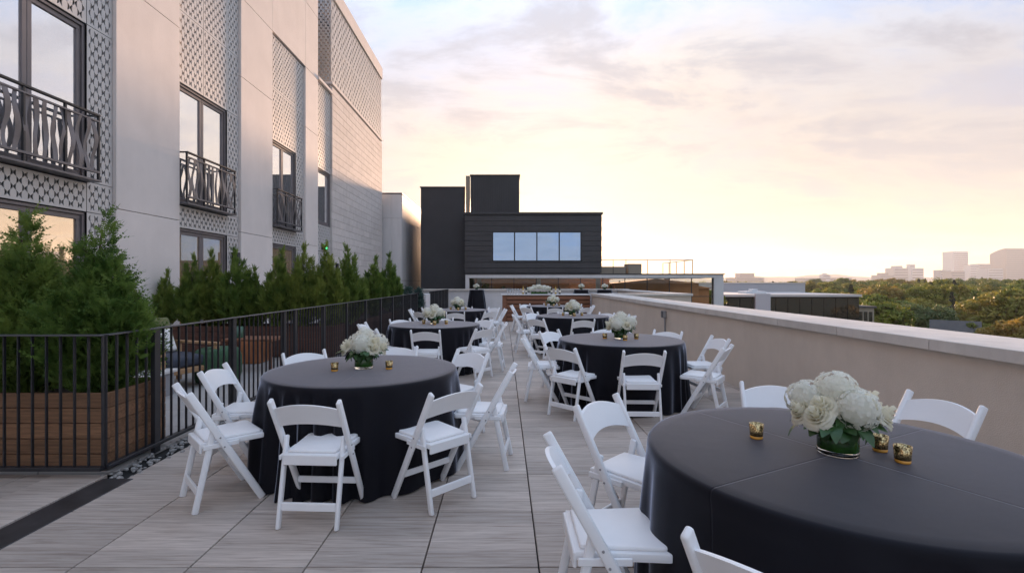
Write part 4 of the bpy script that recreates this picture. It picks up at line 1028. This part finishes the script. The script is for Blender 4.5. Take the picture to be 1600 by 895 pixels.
# lounge furniture seen through the railing
e = empty('lounge_armchair', (-4.75, 6.9, 0), R(-20)); tag(e, 'low olive lounge armchair with navy seat cushion and wood arms', 'armchair')
def rotbox(name, b, mat, par_, rot=None, bevel=0.02, loc=(0, 0, 0)):
    o = box(name, b, mat, par_, bevel, 3, True); o.location = loc
    if rot: o.rotation_euler = rot
    return o
rotbox('seat_cushion', (-0.36, 0.40, -0.34, 0.34, 0.30, 0.45), 'navy', e, None, 0.05)
rotbox('backrest', (-0.07, 0.07, -0.36, 0.36, 0.0, 0.62), 'olive', e, (0, R(-22), 0), 0.05, (-0.36, 0, 0.36))
rotbox('back_pillow', (-0.05, 0.05, -0.25, 0.25, 0.0, 0.36), 'white_pillow', e, (0, R(-26), 0), 0.04, (-0.22, 0, 0.46))
rotbox('seat_frame', (-0.40, 0.42, -0.36, 0.36, 0.22, 0.295), 'teak', e, None, 0.01)
for s in (-1, 1):
    rotbox('armrest', (-0.42, 0.44, s * 0.40 - 0.035, s * 0.40 + 0.035, 0.56, 0.60), 'teak', e, None, 0.01)
    for xx in (-0.38, 0.40): rotbox('leg', (xx - 0.03, xx + 0.03, s * 0.40 - 0.03, s * 0.40 + 0.03, 0.0, 0.558), 'teak', e, None, 0.008)
pf = lathe('pouf', [(0.0, 0.0), (0.25, 0.0), (0.29, 0.03), (0.315, 0.12), (0.32, 0.25), (0.315, 0.38), (0.29, 0.47), (0.25, 0.50), (0.0, 0.505)], 'pouf_green', 40)
o = link('pouf', pf, None, (-4.28, 7.25, 0)); tag(o, 'round dark green woven pouf behind the railing', 'pouf')
e = empty('concrete_table', (-4.85, 5.95, 0)); tag(e, 'low grey concrete table beside the lounge armchair', 'table')
box('base', (-0.42, 0.46, -0.48, 0.5, 0.0, 0.29), 'concrete', e, 0.006); box('top', (-0.45, 0.49, -0.51, 0.53, 0.292, 0.335), 'marble', e, 0.006)
e = empty('side_table', (-4.25, 8.25, 0)); tag(e, 'small wooden side table behind the green pouf', 'table')
box('top', (-0.42, 0.42, -0.25, 0.25, 0.50, 0.54), 'cedar', e, 0.006)
for sx in (-1, 1):
    for sy in (-1, 1): box('leg', (sx * 0.37 - 0.02, sx * 0.37 + 0.02, sy * 0.2 - 0.02, sy * 0.2 + 0.02, 0, 0.499), 'cedar', e)
mg = lathe('candle_jar', [(0.0, 0.0), (0.075, 0.0), (0.08, 0.01), (0.08, 0.19), (0.074, 0.19), (0.072, 0.03), (0, 0.03)], 'mug_green', 24)
o = link('candle_jar', mg, None, (-4.5, 8.2, 0.541)); tag(o, 'green jar standing on the small wooden side table', 'jar')
e = empty('copper_stool', (-4.62, 8.95, 0)); tag(e, 'copper coloured box stool in front of the rear planter', 'stool')
box('body', (-0.19, 0.19, -0.19, 0.19, 0.0, 0.43), 'copper', e, 0.02, 3, True); box('seat', (-0.2, 0.2, -0.2, 0.2, 0.432, 0.46), 'copper', e, 0.01)

# ================================================================== BEYOND THE PARAPET
def house_box(e, w_, d, h, wall, roofm, rh, win=True):
    box('wall', (-w_ / 2, w_ / 2, -d / 2, d / 2, 0, h), wall, e)
    if rh > 0:
        o_ = 0.3
        V = [(-w_ / 2 - o_, -d / 2 - o_, h), (w_ / 2 + o_, -d / 2 - o_, h), (w_ / 2 + o_, d / 2 + o_, h), (-w_ / 2 - o_, d / 2 + o_, h), (0, -d / 2 - o_, h + rh), (0, d / 2 + o_, h + rh)]
        link('roof', mesh('roof', V, [(0, 4, 5, 3), (1, 2, 5, 4), (0, 1, 4), (2, 3, 5), (3, 2, 1, 0)], roofm), e)
    if win:
        fl = max(1, int(h / 3))
        for f in range(fl):
            for i in range(max(1, int(w_ / 2.6))):
                xx = -w_ / 2 + (i + 0.5) * w_ / max(1, int(w_ / 2.6))
                wv = link('window', bm_mesh('window', boxes_bm([(xx - 0.5, xx + 0.5, -d / 2 - 0.05, -d / 2 + 0.02, 0.9 + f * 3.0, 2.4 + f * 3.0)]), 'dark_glass'), e)
e = empty('gable_house', (at(1492, 0, 66).x, 66, GZ), R(48)); tag(e, 'small white gabled house among the trees', 'house'); house_box(e, 4.2, 4.6, 5.3, 'house_white', 'roof_dark', 1.9)
# dark glass office and its neighbours
e = empty('glass_office', (at(1236, 0, 62).x, 62, GZ)); tag(e, 'flat-roofed dark glass office block beyond the parapet', 'building')
ow = at(1343, 0, 62).x - at(1100, 0, 62).x; oz = at(0, 460, 62).z - GZ
ox = at(1100, 0, 62).x - at(1236, 0, 62).x
box('core_wall', (ox, ox + ow, 0.1, 14, 0, oz - 0.3), 'core_dark', e); box('roof', (ox - 0.2, ox + ow + 0.2, -0.15, 14.2, oz - 0.29, oz), 'roof_pale', e)
npan = 13
for r_ in range(3):
    for i in range(npan):
        a = ox + ow * i / npan; box('pane', (a + 0.05, a + ow / npan - 0.05, 0.0, 0.08, oz - 0.4 - (r_ + 1) * 2.6, oz - 0.45 - r_ * 2.6), 'dark_glass', e)
box('side_fin', (at(1179, 0, 62).x - at(1236, 0, 62).x, at(1202, 0, 62).x - at(1236, 0, 62).x, -0.3, 0.09, oz - 8, oz + 0.1), 'office_grey', e)
e2 = empty('office_annex', (at(1354, 0, 64).x, 64, GZ)); tag(e2, 'low beige annex at the right end of the glass office', 'building')
ah = at(0, 481, 64).z - GZ
box('wall', (-1.2, 1.0, 0, 9, 0, ah), 'beige_wall', e2); box('roof', (-1.4, 1.2, -0.2, 9.2, ah + 0.002, ah + 0.25), 'roof_dark', e2)
for k in range(3): box('window', (-1.0 + k * 0.65, -0.55 + k * 0.65, -0.04, 0.02, ah - 1.9, ah - 0.5), 'dark_glass', e2)
e = empty('grey_warehouse', (at(1192, 0, 80).x, 80, GZ)); tag(e, 'pale grey windowless block behind the glass office', 'building')
hw = (at(1258, 0, 80).x - at(1126, 0, 80).x) / 2; hz = at(0, 443, 80).z - GZ
box('wall', (-hw, hw, 0, 16, 0, hz), 'office_grey', e); box('roof', (-hw - 0.1, hw + 0.1, -0.1, 16.1, hz + 0.002, hz + 0.15), 'roof_pale', e)
e = empty('roof_vent', (at(1182, 0, 66).x, 66, GZ + oz)); tag(e, 'white rooftop vent unit on the glass office', 'roof unit')
box('housing', (-1.4, 1.4, 0, 2.5, 0.0, 0.32), 'house_white', e, 0.03); box('cowl', (-0.4, 0.4, 0.4, 1.4, 0.322, 0.62), 'house_white', e, 0.05)
# brick houses added behind the pavilion glass, their orange standing in for its reflections
for k, (px, Y, w_, top, lb) in enumerate(((812, 42, 8, 2.2, 'added orange brick house behind the glass band, left, in place of reflections'), (885, 43, 5, 2.0, 'added orange brick house behind the glass band, middle, in place of reflections'), (1015, 40, 6, 1.7, 'added brick apartment house behind the glass band, right, in place of reflections'), (1040, 42, 3.5, 1.3, 'added brick house behind the right end of the glass band, in place of reflections'))):
    e = empty('brick_house', (at(px, 0, Y).x, Y, GZ), R((-4, 8, -10, 6)[k])); tag(e, lb, 'house', 'brick houses beyond the pavilion'); house_box(e, w_, 8, top - 0.35 - GZ, 'brick_house', 'brick_house', 0.35)

# trees
def leaf_crown(name, rx, rz_, nclump, per, leaf, seed, mat, conifer=False, h=None):
    rg = np.random.default_rng(seed); Q = []
    if conifer:
        cl = []
        for k in range(nclump):
            t = rg.uniform(0, 1) ** 1.3; a = rg.uniform(0, 6.28); r_ = rx * (1 - t) * rg.uniform(0.55, 1.05); cl.append((np.array([r_ * math.cos(a), r_ * math.sin(a), -rz_ + 2 * rz_ * t - 0.15 * r_]), rx * 0.22 * (1.15 - t)))
    else:
        cl = []
        for k in range(nclump):
            d = rg.normal(0, 1, 3); d /= np.linalg.norm(d); d[2] = d[2] * 0.9 + 0.12; u = rg.uniform(0.35, 1.0) ** 0.5
            p = d * u * np.array([rx, rx, rz_]) * rg.uniform(0.75, 1.08); cl.append((p, rx * rg.uniform(0.16, 0.32)))
    for (p, r_) in cl:
        d = rg.normal(0, 1, (per, 3)); d /= np.linalg.norm(d, axis=1)[:, None]
        c = p + d * r_ * rg.uniform(0.5, 1.05, (per, 1)) * np.array([1, 1, 0.75])
        n_ = d + rg.normal(0, 0.55, (per, 3)); n_[:, 2] += 0.35; n_ /= np.linalg.norm(n_, axis=1)[:, None]
        s = np.cross(n_, rg.normal(0, 1, (per, 3))); s /= np.linalg.norm(s, axis=1)[:, None]; t = np.cross(n_, s)
        L_ = leaf * rg.uniform(0.6, 1.3, (per, 1))
        Q.append(np.stack([c - s * L_, c - t * L_ * 0.55, c + s * L_, c + t * L_ * 0.55], 1))
    return quads_mesh('crown', np.concatenate(Q), mat)
DEC = [leaf_crown('crown', 4.4, 4.0, 90, 110, 0.26, 40 + k, 'tree_leaf') for k in range(4)]
YEL = leaf_crown('crown', 4.6, 4.2, 95, 110, 0.26, 50, 'tree_yellow')
GRY = [leaf_crown('crown', 4.6, 3.6, 120, 120, 0.19, 52 + k, 'tree_grey') for k in range(2)]
CON = leaf_crown('crown', 2.3, 5.0, 110, 60, 0.24, 54, 'conifer_leaf', True)
BTR = trunk_mesh(8.0, 0.32, 9, 18, 4.0)
def tree(x, y, top, s, crown, label, cat='tree', name='deciduous_tree', rad=4.2, group=None):
    e = empty(name, (x, y, GZ), random.uniform(0, 6.28)); tag(e, label, cat, group)
    c = link('crown', crown, e, (0, 0, top - GZ - rad * s * 0.95)); c.scale = (s, s, s)
    t = link('trunk', BTR, e); zs = max(0.3, (top - GZ - rad * s * 0.9) / 8.0); t.scale = (zs ** 0.5, zs ** 0.5, zs)
    return e
def ptree(px, py, Y, s, crown, label, **kw):
    p = at(px, py, Y); return tree(p.x, Y, p.z, s, crown, label, **kw)
ptree(1376, 466, 68, 0.95, DEC[0], 'round dark green tree right of the beige annex')
ptree(1424, 472, 74, 0.80, GRY[0], 'soft grey-green tree, left of a pair above the coping')
ptree(1452, 471, 74, 0.80, GRY[1], 'soft grey-green tree, right of a pair left of the small house')
ptree(1487, 458, 92, 0.95, CON, 'dark blue-green spruce behind the small white house', name='spruce_tree', rad=5.0)
ptree(1512, 488, 82, 0.62, DEC[3], 'low green tree right of the small house')
ptree(1562, 456, 76, 1.15, YEL, 'large yellow-green tree at the right edge')
ptree(1590, 500, 50, 0.75, YEL, 'yellow-green treetop at the far right picture edge')
ptree(1535, 505, 64, 0.55, DEC[2], 'small green tree between the house and the large yellowish tree')
ptree(1515, 462, 98, 0.95, DEC[1], 'green tree behind the small white house')
ptree(1345, 462, 105, 1.0, DEC[2], 'green tree behind the beige annex')
rr = random.Random(11); nT = 0
for (Y0, Y1, n_, t0, t1) in ((95, 140, 20, 441, 462), (140, 230, 46, 436, 452), (230, 380, 70, 433, 443)):
    for k in range(n_):
        Y = rr.uniform(Y0, Y1); px = 1120 + (1630 - 1120) * (k + rr.random()) / n_
        py = rr.uniform(t0, t1)
        if px < 1265: py = max(py, 441); Y = max(Y, 150)
        pz = at(px, py, Y)
        kind = rr.random(); cr = YEL if kind > 0.84 else CON if kind < 0.08 else GRY[k % 2] if kind < 0.2 else DEC[k % 4]
        g = 'nearer' if Y < 140 else 'middle-distance' if Y < 230 else 'far'
        tree(pz.x, Y, pz.z, rr.uniform(0.85, 1.35) * (1.0 if Y < 140 else 1.15), cr, '%s %s %s' % (g, 'conifer' if cr is CON else 'yellowing tree' if cr is YEL else 'soft grey-green tree' if cr in GRY else 'leafy green tree', next(t_ for lim, t_ in ((1265, 'behind the grey windowless block'), (1345, 'behind the glass office roof'), (1400, 'right of the beige annex'), (1442, 'below the stepped skyline blocks'), (1478, 'left of the slender slab tower'), (1510, 'below the slender slab tower'), (1556, 'left of the curved-top tower'), (1592, 'below the curved-top tower'), (9999, 'at the right picture edge')) if px < lim)), name='conifer_tree' if cr is CON else 'deciduous_tree', rad=5.0 if cr is CON else 4.2, group='%s trees beyond the parapet' % g)
for k, (px, Y, py) in enumerate(((742, 40, 434), (762, 39, 436), (800, 39, 438), (834, 39, 436), (858, 40, 438), (940, 41, 438), (968, 40, 440), (1056, 39, 446), (1112, 40, 450))):
    ptree(px, py, Y, 0.26, (DEC[k % 4] if k % 3 else CON), 'tree seen through the pavilion glass, number of its row hidden by frames' if False else 'dark tree standing beyond the pavilion glass', name='garden_tree', group='trees beyond the pavilion glass', rad=5.0 if not k % 3 else 4.2)
# far wood: one mass of treetops out to the city
rg = np.random.default_rng(77); Q = []
for k in range(900):
    Y = rg.uniform(380, 1500); X = rg.uniform(0.25 * Y, 1.25 * Y) if rg.random() < 0.85 else rg.uniform(-0.2 * Y, 0.4 * Y)
    top = 1.49 + rg.uniform(-5.0, 1.2) * (Y / 700) ** 0.5; r_ = rg.uniform(4, 7)
    m = 45; d = rg.normal(0, 1, (m, 3)); d /= np.linalg.norm(d, axis=1)[:, None]; d[:, 2] = np.abs(d[:, 2]) * 1.4 - 0.4
    c = np.array([X, Y, top - r_]) + d * r_ * rg.uniform(0.7, 1.0, (m, 1)); n_ = d + rg.normal(0, 0.4, (m, 3)); n_ /= np.linalg.norm(n_, axis=1)[:, None]
    s = np.cross(n_, rg.normal(0, 1, (m, 3))); s /= np.linalg.norm(s, axis=1)[:, None]; t = np.cross(n_, s); L_ = rg.uniform(0.9, 1.7, (m, 1))
    Q.append(np.stack([c - s * L_, c - t * L_ * 0.7, c + s * L_, c + t * L_ * 0.7], 1))
stuff(link('far_wood', quads_mesh('far_wood', np.concatenate(Q), 'tree_leaf')))

# skyline
CY_ = 2300
def tower(px0, px1, ytop, Y, mat, label, kind='slab', bands=0):
    a = at(px0, ytop, Y); b = at(px1, ytop, Y); w_ = b.x - a.x; h = a.z - GZ; d = w_ * 0.8
    e = empty('city_tower', ((a.x + b.x) / 2, Y, GZ)); tag(e, label, 'tower', 'downtown skyline')
    if kind == 'arch':
        n = 10; V = []; Fc = []
        prof = [(-d / 2, 0), (d / 2, 0), (d / 2, h * 0.86)] + [(d / 2 - d * k / n, h * (0.86 + 0.14 * math.sin(math.pi / 2 * k / n))) for k in range(1, n + 1)]
        for x in (-w_ / 2, w_ / 2): V += [(x, y, z) for (y, z) in prof]
        m = len(prof)
        for i in range(m): j = (i + 1) % m; Fc.append((i, j, m + j, m + i))
        Fc.append(tuple(reversed(range(m)))); Fc.append(tuple(range(m, 2 * m)))
        link('shaft', mesh('shaft', V, Fc, mat), e)
    else:
        box('shaft', (-w_ / 2, w_ / 2, -d / 2, d / 2, 0, h), mat, e)
        if kind == 'step': box('crown_block', (-w_ * 0.25, w_ * 0.25, -d / 4, d / 4, h + 0.01, h * 1.0 + w_ * 0.16), mat, e)
    nf = max(4, int(h * 0.9 / 9)); 
    for k in range(nf):
        z = h * 0.95 * (k + 0.4) / nf
        box('window_band', (-w_ * 0.46, w_ * 0.46, -d / 2 - 0.4, -d / 2 - 0.05, z, z + h * 0.42 / nf), 'city_glass', e)
    return e
tower(1481, 1504, 393.5, CY_, 'city_c', 'tall slender pale slab tower of the skyline')
tower(1559, 1590, 389, CY_ - 100, 'city_b', 'tallest skyline tower with curved top at right', 'arch')
tower(1590, 1612, 397, CY_ + 200, 'city_b', 'brown tower cut by the right edge')
tower(1390, 1412, 419, CY_ - 300, 'city_a', 'stepped pale block in the middle of the skyline', 'step')
tower(1419, 1437, 419, CY_ - 250, 'city_c', 'pale block right of the stepped one', 'slab')
tower(1419, 1427, 413, CY_ - 200, 'city_c', 'thin higher block on the pale one', 'slab')
tower(1368, 1390, 430, CY_ - 400, 'city_b', 'low brown block left of the stepped one', 'step')
tower(1464, 1480, 422, CY_ - 350, 'city_a', 'low block left of the slender slab tower')
tower(1480, 1500, 424, CY_ - 450, 'city_b', 'low brownish block before the slender slab tower')
tower(1511, 1524, 414, CY_ - 150, 'city_c', 'pale glass block right of the slender slab tower')
tower(1523, 1541, 412.5, CY_ - 100, 'city_a', 'wider pale block left of the curved-top tower')
tower(1535, 1558, 420, CY_ - 250, 'city_c', 'low wide block beside the curved-top tower')
tower(1552, 1559, 413, CY_ + 100, 'city_b', 'narrow brown block just left of the curved-top tower')
tower(1283, 1294, 429, CY_ - 500, 'city_c', 'small white domed block left in the skyline', 'step')
tower(1303, 1325, 434, CY_ - 500, 'city_b', 'long low block left of the skyline')
tower(1142, 1185, 434, CY_ - 600, 'city_b', 'long low block at the far left of the skyline', 'step')
tower(1250, 1282, 434.5, CY_ - 550, 'city_b', 'low block left of the small domed one')
# distant hills
V = []; Fc = []; n = 120
for i in range(n + 1):
    px = 900 + 760 * i / n; h = 1.0 + 0.5 * math.sin(i * 0.13) + 0.35 * math.sin(i * 0.31 + 1) + 0.12 * math.sin(i * 0.9)
    p = at(px, 440 - 4 - 4 * h, 4200); V += [(p.x, 4200, GZ), (p.x, 4200, p.z), (p.x, 4700, GZ)]
for i in range(n): a = i * 3; Fc += [(a, a + 3, a + 4, a + 1), (a + 1, a + 4, a + 5, a + 2)]
P('hill', (0.12, 0.12, 0.13), 0.9)
struct(link('hills', mesh('hills', V, Fc, 'hill')))

# ------------------------------------------------------------------ haze
m = bpy.data.materials.new('haze'); m.use_nodes = True; nt = m.node_tree; nt.nodes.clear()
pv = nt.nodes.new('ShaderNodeVolumePrincipled'); pv.inputs['Color'].default_value = (0.82, 0.90, 1.0, 1); pv.inputs['Density'].default_value = 0.00011; pv.inputs['Anisotropy'].default_value = 0.3
om = nt.nodes.new('ShaderNodeOutputMaterial'); nt.links.new(pv.outputs[0], om.inputs['Volume']); MATS['haze'] = m
hz_ = box('haze', (-3900, 3900, -3900, 4900, GZ - 1, 230), 'haze'); stuff(hz_)
